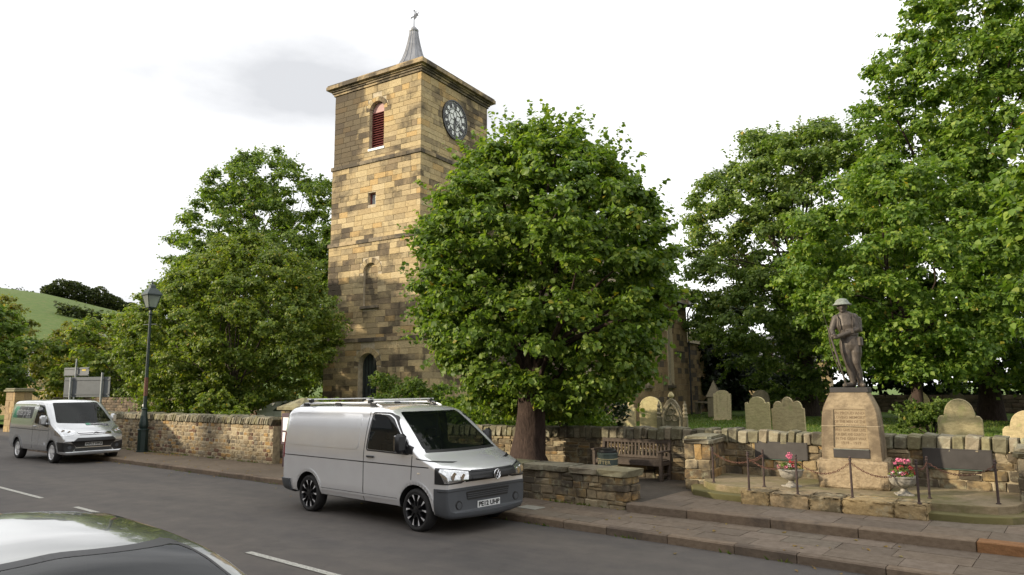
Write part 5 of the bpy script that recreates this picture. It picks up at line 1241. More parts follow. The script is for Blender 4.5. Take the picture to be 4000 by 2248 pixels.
def plate_at(parent, b, y, z, txt, tw=.52, th=.111, back=False, off=.02):
    hit = b.ray_cast(Vector((9 if not back else -9, y, z)), Vector((-1 if not back else 1, 0, 0))); x = hit[0].x+(off if not back else -off)
    m = MB(); m.box((x, y, z), (.012, tw, th), 0, .003); p = m.build('number_plate', M_PLATE, parent)
    me = text_mesh(txt, .098, M_INK, .001, bold=.004, spacing=1.0); w_ = max(v.co.x for v in me.vertices)-min(v.co.x for v in me.vertices); s_ = (tw-.04)/w_
    for v in me.vertices: v.co = Vector((x+.0075+v.co.z, y+v.co.x*s_, z+v.co.y*1.0))
    obj('lettering', me, p)
def band(bm0, P, axis, extra, wdt, off, mat, name, parent):
    """thin closed outline strip along a polyline in the projected plane"""
    for a, b in zip(P[:-1], P[1:]):
        d = Vector((b[0]-a[0], b[1]-a[1])); d.normalize(); n = Vector((-d.y, d.x))*wdt/2; e_ = d*wdt*.4
        q = [(a[0]-e_.x+n.x, a[1]-e_.y+n.y), (b[0]+e_.x+n.x, b[1]+e_.y+n.y), (b[0]+e_.x-n.x, b[1]+e_.y-n.y), (a[0]-e_.x-n.x, a[1]-e_.y-n.y)]
        shell(bm0, poly_planes(q, axis)+extra, off, mat, name, parent, .004)

# ---- silver panel van (nearest)
T5 = [(-.985, .62, 1.52, .80, .10, .01, -.02), (-.975, .52, 1.66, .87, .10, .01, -.02), (-.95, .44, 1.76, .905, .10, .012, -.02), (-.90, .38, 1.84, .93, .11, .015, -.01), (-.80, .345, 1.905, .945, .12, .02, 0), (-.6, .33, 1.94, .95, .13, .03, 0), (0, .33, 1.955, .952, .13, .035, 0), (.8, .33, 1.965, .952, .13, .035, 0), (1.6, .33, 1.965, .952, .13, .035, .0), (2.0, .33, 1.945, .952, .13, .035, .02), (2.2, .33, 1.905, .95, .13, .035, .05),
      (2.36, .33, 1.83, .95, .12, .03, .08), (2.6, .33, 1.665, .95, .10, .03, .10), (2.85, .33, 1.485, .95, .09, .03, .12), (3.08, .33, 1.315, .95, .08, .03, .14), (3.2, .33, 1.235, .95, .07, .03, .15), (3.3, .32, 1.195, .948, .07, .035, .16), (3.5, .29, 1.135, .94, .08, .04, .18), (3.66, .265, 1.075, .93, .09, .04, .20), (3.76, .255, 1.02, .92, .08, .03, .22), (3.83, .26, .965, .905, .06, .02, .23), (3.865, .29, .91, .89, .05, .015, .235), (3.88, .34, .84, .87, .04, .01, .24)]
def make_van_a():
    v = thing('panel_van', 'silver panel van with grey bumper, black alloy wheels and roof bars parked at the kerb', 'van', (0, 0, 0))
    B = loft(T5, 1.05, .165)
    WS = poly_planes(roundpoly([(-.80, 1.245), (.80, 1.245), (.655, 1.845), (-.655, 1.845)], .06), 'x')+[xgt(2.15)]
    DW = poly_planes(roundpoly([(1.75, 1.22), (2.83, 1.20), (2.80, 1.30), (2.34, 1.74), (2.20, 1.80), (1.80, 1.81)], .05), 'y')
    body = finish_body(B, M_SILV, v, (0, 3.0), .40, .95, [WS, DW+side(1), DW+side(-1)], (1.6, 3.25)); bt = loft(T5, 1.05, .165); T = BVHTree.FromBMesh(bt); bt.free()
    # bumpers
    shell(B, [xgt(3.43), zlt(.70)], .012, M_PLAS, 'front_bumper', v, .02); shell(B, [xlt(-.60), zlt(.56), zgt(.33)], .03, M_PLAS, 'rear_bumper', v, .04)
    # glass
    shell(B, WS, .002, M_GLASS, 'windscreen', v)
    shell(B, poly_planes([(-.80, 1.215), (.80, 1.215), (.79, 1.25), (-.79, 1.25)], 'x')+[xgt(2.9)], .006, M_BPLAS, 'wiper_cowl', v)
    for s_ in (1, -1):
        shell(B, DW+side(s_), .002, M_GLASSD, 'door_window', v)
        band(B, roundpoly([(1.73, 1.205), (2.85, 1.185), (2.83, 1.31), (2.355, 1.76), (2.21, 1.825), (1.785, 1.83)], .05)+[(1.73, 1.25)], 'y', side(s_), .022, .005, M_BPLAS, 'window_seal', v)
        shell(B, poly_planes(roundpoly([(-.72, 1.20), (1.50, 1.20), (1.50, 1.80), (-.62, 1.80)], .10), 'y')+side(s_), .007, M_SILV, 'side_panel', v)
        # shut lines and side mouldings
        for P in ([(1.66, .40), (1.66, 1.16), (1.70, 1.84)], [(2.90, .80), (2.92, 1.16)], [(-.86, 1.005), (3.3, 1.005)], [(.42, .475), (2.58, .475)], [(1.66, 1.16), (1.66, .36)], [(2.62, .42), (2.62, .52)], [(3.02, 1.13), (3.52, 1.08)]):
            band(B, P, 'y', side(s_), .016, .001, M_BPLAS, 'shut_line', v)
        for q in ((-.9, .985), (-.9, 1.02)): pass
        shell(B, [zgt(.44), zlt(.475), xgt(.42), xlt(2.58)]+side(s_), .008, M_SILV, 'sill_moulding', v)
        # wheel arch lips
        for wx in (0, 3.0):
            pts = [(wx+.425*math.cos(a), .335+.425*math.sin(a)) for a in np.linspace(.12, math.pi-.12, 18)]
            band(B, pts, 'y', side(s_)+([xlt(3.43)] if wx > 1 else []), .055, .010, M_SILV, 'wheel_arch_lip', v)
        # handle, mirror, lamps
        yh = s_*(T.ray_cast(Vector((1.86, s_*3, 1.10)), Vector((0, -s_, 0)))[0].y*s_+.018)
        m = MB(); m.box((1.86, yh, 1.105), (.20, .03, .035), 0, .012); m.build('door_handle', M_BPLAS, v)
        m = MB(); m.box((2.72, s_*1.02, 1.36), (.11, .20, .30), s_*.25, .045); m.tube([(2.76, s_*.88, 1.21), (2.75, s_*.97, 1.24)], .04, 8); mi = m.build('wing_mirror', M_BPLAS, v, smooth=True)
        m = MB(); m.box((2.66, s_*1.015, 1.36), (.012, .16, .24), s_*.25, .004); m.build('mirror_glass', M_CHROME, mi)
        shell(B, poly_planes([(2.70, 1.20), (2.93, 1.19), (2.92, 1.30), (2.84, 1.33), (2.70, 1.27)], 'y')+side(s_), .007, M_BPLAS, 'mirror_mount', v)
        hl = shell(B, poly_planes([(s_*.47, .955), (s_*.50, .80), (s_*.6, .765), (s_*1.2, .77), (s_*1.2, 1.04), (s_*.72, .99)], 'x')+[xgt(3.44)], .006, M_BPLAS, 'headlight', v)
        shell(B, poly_planes([(s_*.53, .95), (s_*.56, .80), (s_*.9, .785), (s_*.93, 1.0), (s_*.74, .975)], 'x')+[xgt(3.52)], .010, M_HEADL, 'headlight_lens', v)
        for yy, zz, rr in ((s_*.64, .87, .055), (s_*.78, .885, .065)):
            x_ = T.ray_cast(Vector((9, yy, zz)), Vector((-1, 0, 0)))[0].x; m = MB(); m.tube([(x_+.008, yy, zz), (x_+.016, yy, zz)], [rr, rr*.92], 20); m.build('lamp_bowl', M_CHROME, v)
        x_ = T.ray_cast(Vector((9, s_*.66, .44)), Vector((-1, 0, 0)))[0].x
        m = MB(); m.tube([(x_+.008, s_*.66, .44), (x_+.02, s_*.66, .44)], [.075, .068], 24); fg = m.build('fog_lamp_recess', M_BPLAS, v); m = MB(); m.tube([(x_+.018, s_*.66, .44), (x_+.026, s_*.66, .44)], [.052, .05], 20); m.build('fog_lamp', M_PLAS, v)
        m = MB(); y_ = T.ray_cast(Vector((3.08, s_*3, .905)), Vector((0, -s_, 0)))[0].y; m.box((3.08, y_+s_*.004, .905), (.055, .012, .022), 0, .004); m.build('side_repeater', m_plain('amber_lens', (.7, .6, .45), .2), v)
        shell(B, poly_planes([(s_*.78, .95), (s_*1.2, .95), (s_*1.2, 1.42), (s_*.80, 1.42)], 'x')+[xlt(-.86)], .008, M_RED, 'tail_lamp', v)
        m = MB(); y_ = T.ray_cast(Vector((-.66, s_*3, .60)), Vector((0, -s_, 0)))[0].y
    # grille
    g = shell(B, poly_planes([(-.50, .775), (.50, .775), (.47, .965), (-.47, .965)], 'x')+[xgt(3.5)], .005, M_BPLAS, 'grille', v)
    for z in (.80, .848, .896, .944): shell(B, poly_planes([(-.49, z-.009), (.49, z-.009), (.485, z+.009), (-.485, z+.009)], 'x')+[xgt(3.5)], .014, M_DALLOY, 'grille_bar', v)
    lg = shell(B, poly_planes(roundpoly([(-.47, .50), (.47, .50), (.50, .63), (-.50, .63)], .02), 'x')+[xgt(3.5)], .016, M_BPLAS, 'lower_grille', v)
    for z in (.535, .565, .595): shell(B, poly_planes([(-.47, z-.006), (.47, z-.006), (.48, z+.006), (-.48, z+.006)], 'x')+[xgt(3.5)], .024, M_PLAS, 'grille_bar', v)
    for z in (.655,): shell(B, [zgt(z), zlt(z+.008), xgt(3.5)], .017, M_BPLAS, 'bumper_groove', v)
    # emblem: ring with V over W
    x_ = T.ray_cast(Vector((9, 0, .875)), Vector((-1, 0, 0)))[0].x+.026
    m = MB(); m.tube([(x_-.012, 0, .875), (x_-.004, 0, .875)], .074, 28); em = m.build('emblem', M_DALLOY, v)
    m = MB(); m.tube([(x_, .072*math.cos(a), .875+.072*math.sin(a)) for a in np.linspace(0, 2*math.pi, 33)], .0075, 6); f_ = lambda P: [(x_, a, .875+b) for a, b in P]
    m.tube(f_([(-.033, .062), (-.002, .006), (.002, .006), (.033, .062)]), .007, 5); m.tube(f_([(-.064, .03), (-.028, -.058), (-.002, -.004), (.002, -.004), (.028, -.058), (.064, .03)]), .007, 5); m.build('emblem_strokes', M_CHROME, em)
    plate_at(v, T, 0, .41, 'PE12 UHP')
    # roof bars
    for s_ in (1, -1):
        zr = lambda x: T.ray_cast(Vector((x, s_*.68, 4)), Vector((0, 0, -1)))[0].z
        m = MB(); m.tube([(-.72, s_*.70, zr(-.72)+.005), (-.55, s_*.70, zr(-.5)+.05), (.2, s_*.70, zr(.2)+.055), (1.4, s_*.70, zr(1.4)+.055), (1.62, s_*.70, zr(1.6)+.05), (1.82, s_*.70, zr(1.8)+.005)], .017, 8); rl = m.build('roof_rail', M_ALLOY, v, smooth=True)
        for x in (-.5, .55, 1.6): m = MB(); m.box((x, s_*.70, zr(x)+.03), (.18, .05, .06), 0, .012); m.build('rail_foot', M_BPLAS, rl)
    for x in (-.35, 1.5):
        m = MB(); m.box((x, 0, 2.045), (.07, 1.56, .022), 0, .008); cb = m.build('roof_crossbar', M_ALLOY, v)
        for s_ in (1, -1): m = MB(); m.box((x, s_*.70, 2.015), (.10, .07, .07), 0, .012); m.build('bar_clamp', M_BPLAS, cb)
    for x in (0, 3.0):
        for s_ in (1, -1): wheel(v, x, s_*.935, s_, .335, 'dark')
    cab(v, 1.6, 2.75, 1.15)
    for o_ in (B,): o_.free()
    return v
def cab(v, xs0, xd, zb):
    m = MB(); m.box((xd+.12, 0, zb-.06), (.62, 1.56, .16), 0, .05); m.build('dashboard', M_BPLAS, v)
    m = MB(); m.box((xs0-.02, 0, 1.1), (.04, 1.6, 1.3)); m.build('bulkhead', M_PLAS, v)
    for y in (-.45, .45):
        m = MB(); m.box((xs0+.22, y, zb-.12), (.16, .48, .62), 0, .05); m.box((xs0+.2, y, zb+.27), (.1, .26, .18), 0, .04); m.build('seat', M_BPLAS, v)
    m = MB(); m.tube([(xd-.30+.06*math.sin(a), -.42+.19*math.cos(a), zb+.0+.19*math.sin(a)*.9) for a in np.linspace(0, 2*math.pi, 21)], .014, 6); m.build('steering_wheel', M_BPLAS, v)

v1 = make_van_a()
# rear near wheel touches (-11.46, 8.31), front near wheel (-8.46, 8.155); near side is local -y
yaw = math.atan2(8.155-8.312, 3.0); off = Vector((math.sin(yaw)*.93, math.cos(yaw)*.93))
v1.location = (-11.46-math.sin(yaw)*.93, 8.312+math.cos(yaw)*.93, .012); v1.rotation_euler = (0, 0, yaw)

# ---- second silver van with rental lettering
TC = [(-1.0, .62, 1.50, .80, .1, .01, -.02), (-.99, .52, 1.68, .88, .1, .01, -.02), (-.96, .44, 1.80, .92, .11, .012, -.02), (-.88, .38, 1.90, .945, .12, .02, 0), (-.7, .34, 1.955, .965, .13, .03, 0), (0, .33, 1.975, .975, .14, .035, 0), (.8, .33, 1.975, .975, .14, .035, 0), (1.5, .33, 1.96, .975, .14, .035, .02), (1.85, .33, 1.925, .97, .14, .035, .05),
      (2.05, .33, 1.865, .965, .13, .03, .08), (2.3, .33, 1.715, .965, .12, .03, .11), (2.55, .33, 1.55, .965, .11, .03, .14), (2.8, .33, 1.385, .965, .10, .03, .17), (2.98, .33, 1.27, .965, .10, .03, .19), (3.1, .32, 1.215, .96, .1, .035, .2), (3.3, .30, 1.145, .955, .1, .04, .22), (3.5, .28, 1.075, .945, .1, .04, .24), (3.66, .27, .99, .93, .09, .03, .26), (3.77, .27, .90, .91, .08, .02, .27), (3.84, .28, .80, .89, .06, .015, .28), (3.875, .33, .70, .86, .05, .01, .29)]
def make_van_b():
    v = thing('rental_van', 'silver grey rental van with green lettering panel near the lamp post', 'van', (0, 0, 0))
    B = loft(TC, 1.08, .165); WS = poly_planes(roundpoly([(-.83, 1.24), (0, 1.20), (.83, 1.24), (.68, 1.87), (-.68, 1.87)], .06), 'x')+[xgt(1.8)]
    DW = poly_planes(roundpoly([(1.40, 1.22), (2.58, 1.10), (2.62, 1.16), (2.02, 1.72), (1.90, 1.79), (1.48, 1.82)], .05), 'y')
    body = finish_body(B, M_SILV2, v, (0, 2.93), .39, .965, [WS, DW+side(1), DW+side(-1)], (1.3, 3.0)); bt = loft(TC, 1.08, .165); T = BVHTree.FromBMesh(bt); bt.free()
    shell(B, WS, .002, M_GLASS, 'windscreen', v)
    for s_ in (1, -1):
        shell(B, DW+side(s_), .002, M_GLASSD, 'door_window', v)
        shell(B, poly_planes(roundpoly([(-.78, 1.24), (1.20, 1.24), (1.24, 1.83), (-.66, 1.83)], .1), 'y')+side(s_), .007, M_SILV2, 'side_panel', v)
        for P in ([(1.32, .42), (1.32, 1.2), (1.40, 1.85)], [(2.62, .75), (2.64, 1.1)], [(-.9, 1.02), (2.6, 1.0)], [(1.32, 1.2), (1.32, .5)]): band(B, P, 'y', side(s_), .016, .001, M_BPLAS, 'shut_line', v)
        shell(B, poly_planes(roundpoly([(.50, .52), (2.40, .52), (2.36, .62), (.55, .62)], .03), 'y')+side(s_), .014, M_SILV2, 'side_moulding', v)
        for wx in (0, 2.93):
            pts = [(wx+.43*math.cos(a), .335+.43*math.sin(a)) for a in np.linspace(.1, math.pi-.1, 18)]; band(B, pts, 'y', side(s_), .07, .014, M_SILV2, 'wheel_arch_lip', v)
        yh = T.ray_cast(Vector((1.5, s_*3, 1.12)), Vector((0, -s_, 0)))[0].y; m = MB(); m.box((1.5, yh+s_*.015, 1.12), (.2, .03, .035), 0, .012); m.build('door_handle', M_SILV2, v)
        m = MB(); m.box((2.42, s_*1.07, 1.33), (.12, .2, .30), s_*.2, .045); m.tube([(2.47, s_*.9, 1.2), (2.45, s_*1.0, 1.22)], .04, 8); m.build('wing_mirror', M_SILV2, v, smooth=True)
        shell(B, poly_planes([(s_*.52, .99), (s_*.60, .88), (s_*.85, .84), (s_*1.2, .92), (s_*1.2, 1.10), (s_*.80, 1.10)], 'x')+[xgt(3.08)], .006, M_HEADL, 'headlight', v)
        for yy, zz, rr in ((s_*.70, .96, .05), (s_*.83, .99, .055)):
            x_ = T.ray_cast(Vector((9, yy, zz)), Vector((-1, 0, 0)))[0].x; m = MB(); m.tube([(x_+.006, yy, zz), (x_+.014, yy, zz)], [rr, rr*.92], 18); m.build('lamp_bowl', M_CHROME, v)
        shell(B, poly_planes([(s_*.52, .50), (s_*.62, .36), (s_*1.1, .40), (s_*1.1, .66), (s_*.95, .67), (s_*.60, .60)], 'x')+[xgt(3.3)], .008, M_BPLAS, 'fog_lamp_surround', v)
        x_ = T.ray_cast(Vector((9, s_*.70, .50)), Vector((-1, 0, 0)))[0].x; m = MB(); m.tube([(x_+.01, s_*.70, .50), (x_+.02, s_*.70, .50)], [.055, .05], 18); m.build('fog_lamp', M_PLAS, v)
        shell(B, poly_planes([(s_*.8, .95), (s_*1.2, .95), (s_*1.2, 1.5), (s_*.82, 1.5)], 'x')+[xlt(-.88)], .008, M_RED, 'tail_lamp', v)
    g = shell(B, poly_planes([(-.50, .955), (-.46, .875), (.46, .875), (.50, .955)], 'x')+[xgt(3.3)], .006, M_BPLAS, 'upper_grille', v)
    for z in (.895, .94): shell(B, poly_planes([(-.49, z-.008), (.49, z-.008), (.49, z+.008), (-.49, z+.008)], 'x')+[xgt(3.3)], .014, M_CHROME, 'chrome_bar', v)
    shell(B, poly_planes([(-.66, .66), (-.50, .50), (.50, .50), (.66, .66), (.52, .79), (-.52, .79)], 'x')+[xgt(3.3)], .008, M_BPLAS, 'grille', v)
    shell(B, [zlt(.37), xgt(3.3)], .008, M_SILV2, 'lower_bumper', v); shell(B, [zgt(.375), zlt(.47), xgt(3.45)]+[ygt(-.55), ylt(.55)], .007, M_BPLAS, 'lower_intake', v)
    for z in (.405, .44): shell(B, [zgt(z), zlt(z+.012), xgt(3.45), ygt(-.52), ylt(.52)], .014, M_PLAS, 'intake_bar', v)
    x_ = T.ray_cast(Vector((9, 0, .915)), Vector((-1, 0, 0)))[0].x+.022; m = MB(); m.tube([(x_-.01, 0, .915), (x_, 0, .915)], .06, 24); em = m.build('emblem', M_DBLK, v)
    for q in em.data.vertices: q.co.y *= 1.5; q.co.z = .915+(q.co.z-.915)*.7
    m = MB(); m.tube([(x_+.002, .088*math.cos(a), .915+.041*math.sin(a)) for a in np.linspace(0, 2*math.pi, 25)], .005, 5); m.tube([(x_+.004, .06*t, .915+.018*math.sin(3.4*t)) for t in np.linspace(-1, 1, 12)], .005, 5); m.build('emblem_script', M_CHROME, em)
    plate_at(v, T, 0, .585, 'WP17 HYU', off=.016)
    # lettering panels: near side (-y) and bonnet
    lt = shell(B, poly_planes([(-.62, 1.36), (1.12, 1.36), (1.14, 1.74), (-.56, 1.74)], 'y')+side(-1), .011, M_DBLK, 'lettering_panel', v, .003)
    shell(B, poly_planes([(-.62, 1.36), (-.22, 1.36), (-.18, 1.74), (-.56, 1.74)], 'y')+side(-1), .013, M_DGRN, 'green_corner', v, .003)
    def wrap(txt, size, fn, parent, sx=1):
        me = text_mesh(txt, size, M_DWHT, .001, bold=.006*size/.3, shear=.0, spacing=.95)
        for q in me.vertices: q.co = fn(q.co.x*sx, q.co.y)
        obj('lettering', me, parent)
    def f_side(u, w):
        x = .30+u; z = 1.57+w; h = T.ray_cast(Vector((x, -3, z)), Vector((0, 1, 0)))[0]; return Vector((x, h.y-.017, z))
    wrap('enterprise', .38, f_side, lt, .86)
    def f_side2(u, w):
        x = .80+u; z = 1.41+w; h = T.ray_cast(Vector((x, -3, z)), Vector((0, 1, 0)))[0]; return Vector((x, h.y-.017, z))
    wrap('rent-a-car', .11, f_side2, lt)
    bp = [(3.16, -.02), (3.16, .62), (3.34, .62), (3.34, -.02)]
    lt2 = shell(B, poly_planes([(3.12, -.10), (3.12, .58), (3.27, .58), (3.27, -.10)], 'z')+[zgt(.9)], .008, M_DBLK, 'bonnet_lettering_panel', v, .003)
    shell(B, poly_planes([(3.12, -.10), (3.12, .05), (3.27, .03), (3.27, -.10)], 'z')+[zgt(.9)], .010, M_DGRN, 'green_corner', v, .003)
    def f_bon(u, w):
        y = .26+u; x = 3.195-w*.9; h = T.ray_cast(Vector((x, y, 4)), Vector((0, 0, -1)))[0]; return Vector((x, y, h.z+.014))
    wrap('enterprise', .15, f_bon, lt2, .88)
    for x in (0, 2.93):
        for s_ in (1, -1): wheel(v, x, s_*.95, s_, .335, 'light')
    cab(v, 1.35, 2.55, 1.12); B.free(); return v
v2 = make_van_b()
v2.location = (-28.64, 9.87, .012); v2.rotation_euler = (0, 0, RAD(0.5))

# ---- saloon in the foreground (only roof and rear glass show) and its white twin behind the gate
CARS = [(-1.97, .45, .80, .64, .06, .01, .05), (-1.95, .33, .95, .75, .07, .012, .06), (-1.90, .27, 1.02, .81, .08, .015, .07), (-1.78, .22, 1.08, .785, .08, .02, .07), (-1.58, .2, 1.185, .80, .09, .03, .07), (-1.36, .2, 1.29, .81, .11, .035, .07), (-1.16, .2, 1.37, .81, .12, .04, .07), (-.98, .2, 1.412, .81, .13, .045, .06), (-.7, .2, 1.443, .81, .14, .05, .04), (-.2, .2, 1.455, .81, .14, .055, 0), (.15, .2, 1.45, .81, .14, .055, -.02), (.4, .2, 1.42, .81, .14, .05, .06),
        (.6, .2, 1.36, .81, .13, .045, .1), (.9, .2, 1.22, .81, .11, .04, .12), (1.2, .2, 1.07, .81, .09, .035, .14), (1.4, .2, .985, .81, .08, .03, .15), (1.7, .2, .93, .805, .08, .03, .17), (1.95, .2, .80, .79, .09, .03, .2), (2.1, .22, .78, .83, .08, .02, .23), (2.18, .27, .68, .78, .06, .01, .25), (2.2, .35, .60, .72, .04, .01, .26)]
def make_car(lab, paint, name='parked_car'):
    v = thing(name, lab, 'car', (0, 0, 0)); B = loft(CARS, .92, .30, n=100)
    RWP = poly_planes(roundpoly([(-.70, 1.10), (.70, 1.10), (.545, 1.375), (0, 1.40), (-.545, 1.375)], .06), 'x')+[xlt(-.75)]
    body = finish_body(B, paint, v, (-1.3, 1.3), .345, .80, [RWP], (-1.8, .9)); bt = loft(CARS, .92, .30, n=100); T = BVHTree.FromBMesh(bt); bt.free()
    shell(B, RWP, .002, M_GLASSD, 'rear_window', v)
    shell(B, poly_planes(roundpoly([(-.70, .99), (.70, .99), (.55, 1.375), (0, 1.40), (-.55, 1.375)], .06), 'x')+[xgt(.35)], .004, M_GLASS, 'windscreen', v)
    P = roundpoly([(-.71, 1.09), (.71, 1.09), (.552, 1.382), (0, 1.407), (-.552, 1.382)], .06)
    band(B, P+[P[0]], 'x', [xlt(-.75)], .012, .003, M_BPLAS, 'rear_window_seal', v)
    for s_ in (1, -1):
        shell(B, poly_planes(roundpoly([(-1.05, .98), (-.12, .98), (-.12, 1.31), (-.62, 1.31)], .04), 'y')+side(s_), .004, M_GLASSD, 'door_window', v)
        shell(B, poly_planes(roundpoly([(-.06, .98), (1.05, .96), (.40, 1.30), (-.06, 1.31)], .04), 'y')+side(s_), .004, M_GLASSD, 'door_window', v)
        zt_ = [(x, s_*T.ray_cast(Vector((x, s_*3, 1.33)), Vector((0, -s_, 0)))[0].y*s_+s_*.0, 1.33) if T.ray_cast(Vector((x, s_*3, 1.33)), Vector((0, -s_, 0)))[0] else None for x in (-.7, -.4, -.1, .2, .45)]
        m = MB(); m.tube([(p[0], p[1]+s_*.004, p[2]) for p in zt_ if p], .009, 6); m.build('roof_trim', M_CHROME, v)
        for P in ([(-.09, .35), (-.09, .97)], [(.95, .4), (1.0, .95)], [(-1.0, .6), (-.95, .97)]): band(B, P, 'y', side(s_), .008, .001, M_BPLAS, 'shut_line', v)
        shell(B, poly_planes([(s_*.5, .72), (s_*1, .70), (s_*1, .92), (s_*.55, .90)], 'x')+[xlt(-1.9)], .006, M_RED, 'tail_lamp', v)
        shell(B, poly_planes([(s_*.45, .60), (s_*1, .62), (s_*1, .80), (s_*.55, .74)], 'x')+[xgt(1.85)], .006, M_HEADL, 'headlight', v)
        m = MB(); m.box((.80, s_*.98, 1.0), (.1, .18, .13), 0, .04); m.tube([(.84, s_*.84, .96), (.83, s_*.93, .98)], .025, 8); m.build('wing_mirror', paint, v, smooth=True)
    m = MB(); m.box((-1.17, .0, 1.31), (.02, .25, .03), 0, .006); m.build('brake_light', M_RED, v)
    m = MB(); m.box((-.35, .0, 1.4), (.3, .02, .02))
    for x in (-1.3, 1.3):
        for s_ in (1, -1): wheel(v, x, s_*.79, s_, .31, 'light')
    for y in (-.36, .36):
        m = MB(); m.box((-.75, y, .82), (.14, .5, .5), 0, .05); m.box((-.78, y, 1.13), (.09, .26, .15), 0, .03); m.build('rear_seat', M_PLAS, v)
    B.free(); return v
# facing away to the left: local +x points to world -x
car = make_car('dark grey saloon car seen from above at the bottom left corner', M_CARG)
car.location = (-4.66, 1.37, .05); car.scale = (1.05, 1.0, 1.05); car.rotation_euler = (0, 0, math.pi-RAD(3))
car2 = make_car('white car parked behind the gate pier, only its roof showing', M_CARW)
car2.location = (-25.6, 18.3, ZG+.05); car2.rotation_euler = (0, 0, RAD(14))
# ------------------------------------------------------------------ vegetation
def leaf_cloud(C, N, size, r_, up=.6, outward=None, shape=4):
    """N leaves round points C (n,3): folded rhombs; returns verts, faces"""
    n = len(C)
    nrm = r_.normal(0, 1, (n, 3)); nrm[:, 2] = np.abs(nrm[:, 2])+up
    if outward is not None: nrm += outward*1.7
    nrm /= np.linalg.norm(nrm, axis=1, keepdims=True)
    t = r_.normal(0, 1, (n, 3)); t[:, 2] -= .45; t -= nrm*(t*nrm).sum(1, keepdims=True); t /= np.linalg.norm(t, axis=1, keepdims=True)
    b = np.cross(nrm, t); s = size*np.clip(r_.normal(1, .22, (n, 1)), .5, 1.6)
    w = s*.40
    if shape == 4:
        fold = nrm*s*.10
        V = np.stack([C-t*s*.5, C+b*w+fold-t*s*.06, C+t*s*.5-nrm*s*.08, C-b*w+fold-t*s*.06], 1).reshape(-1, 3)
        i = np.arange(n)[:, None]*4; F = np.concatenate([i+np.array([[0, 1, 2]]), i+np.array([[0, 2, 3]])], 1).reshape(-1, 3)
    elif shape == 6:
        fold = nrm*s*.10; w = s*.44
        V = np.stack([C-t*s*.5, C-t*s*.2+b*w+fold, C+t*s*.22+b*w*.75+fold, C+t*s*.55-nrm*s*.08, C+t*s*.22-b*w*.75+fold, C-t*s*.2-b*w+fold], 1).reshape(-1, 3)
        i = np.arange(n)[:, None]*6; F = np.concatenate([i+np.array([[0, 1, 2]]), i+np.array([[0, 2, 3]]), i+np.array([[0, 3, 4]]), i+np.array([[0, 4, 5]])], 1).reshape(-1, 3)
    else:   # broad heart shaped leaf, 8 points round a midrib
        fold = nrm*s*.12; w = s*.46
        V = np.stack([C-t*s*.46, C-t*s*.40+b*w*.6+fold*.7, C-t*s*.05+b*w+fold, C+t*s*.28+b*w*.55+fold*.4, C+t*s*.56-nrm*s*.1, C+t*s*.28-b*w*.55+fold*.4, C-t*s*.05-b*w+fold, C-t*s*.40-b*w*.6+fold*.7], 1).reshape(-1, 3)
        i = np.arange(n)[:, None]*8; F = np.concatenate([i+np.array([[0, 1, 2]]), i+np.array([[0, 2, 3]]), i+np.array([[0, 3, 4]]), i+np.array([[0, 4, 5]]), i+np.array([[0, 5, 6]]), i+np.array([[0, 6, 7]])], 1).reshape(-1, 3)
    return V, F
def crown_points(env, nclump, nleaf, r_, csize, fill=.25, twig=.35, flat=.6, shoots=0, zmin=None, slen=1.0):
    """clumps fill an envelope env(u dir)->radius; leaves sit on twigs near clump surfaces. returns leaf centres, outward dirs, clump centres"""
    cl = []; tries = 0; sp = .42
    while len(cl) < nclump and tries < nclump*60:
        tries += 1
        d = r_.normal(0, 1, 3); d /= np.linalg.norm(d); rad = 1-abs(r_.normal(0, .13))-.02
        if r_.random() < fill: rad = r_.uniform(.3, .85)
        p = env(d)*rad
        if cl and (np.linalg.norm((np.array(cl)-p)/np.array([1, 1, flat]), axis=1) < csize*sp).any():
            if tries % 400 == 0: sp *= .9
            continue
        cl.append(p)
    cl = np.array(cl); k = len(cl)
    ntw = max(1, nleaf//9); ci = r_.integers(0, k, ntw); d = r_.normal(0, 1, (ntw, 3)); d[:, 2] += .2
    rad_ = cl[ci]/np.linalg.norm(cl[ci], axis=1, keepdims=True); d += rad_*.35; d /= np.linalg.norm(d, axis=1, keepdims=True)
    rr = csize*(.45+.65*r_.random((ntw, 1))**.7)*np.clip(r_.normal(1, .2, (k, 1)), .6, 1.5)[ci]
    tip = cl[ci]+d*rr*np.array([1, 1, flat])
    li = r_.integers(0, ntw, nleaf); al = r_.random((nleaf, 1)); hd = d[li].copy(); hd[:, 2] -= .15
    P = tip[li]-hd*al*twig*.9+r_.normal(0, twig*.2, (nleaf, 3))*np.array([1, 1, .7]); O = d[li]
    if shoots:      # single leafy shoots breaking the outline
        Ps, Os = [], []
        for _ in range(shoots):
            q = r_.normal(0, 1, 3); q[2] += .5; q /= np.linalg.norm(q); a = env(q)*.93; L = csize*r_.uniform(.6, 1.2)*slen; g = q+np.array([0, 0, .35])+r_.normal(0, .25, 3); g /= np.linalg.norm(g)
            m = r_.integers(14, 26); t = r_.random((m, 1)); Ps.append(a+g*t*L+r_.normal(0, .05*csize/.6, (m, 3))); Os.append(np.repeat(g[None]*.3, m, 0))
        P = np.concatenate([P]+Ps); O = np.concatenate([O]+Os)
    if zmin is not None: ok = P[:, 2] > zmin+r_.normal(0, .25, len(P)); P, O = P[ok], O[ok]
    return P, O, cl
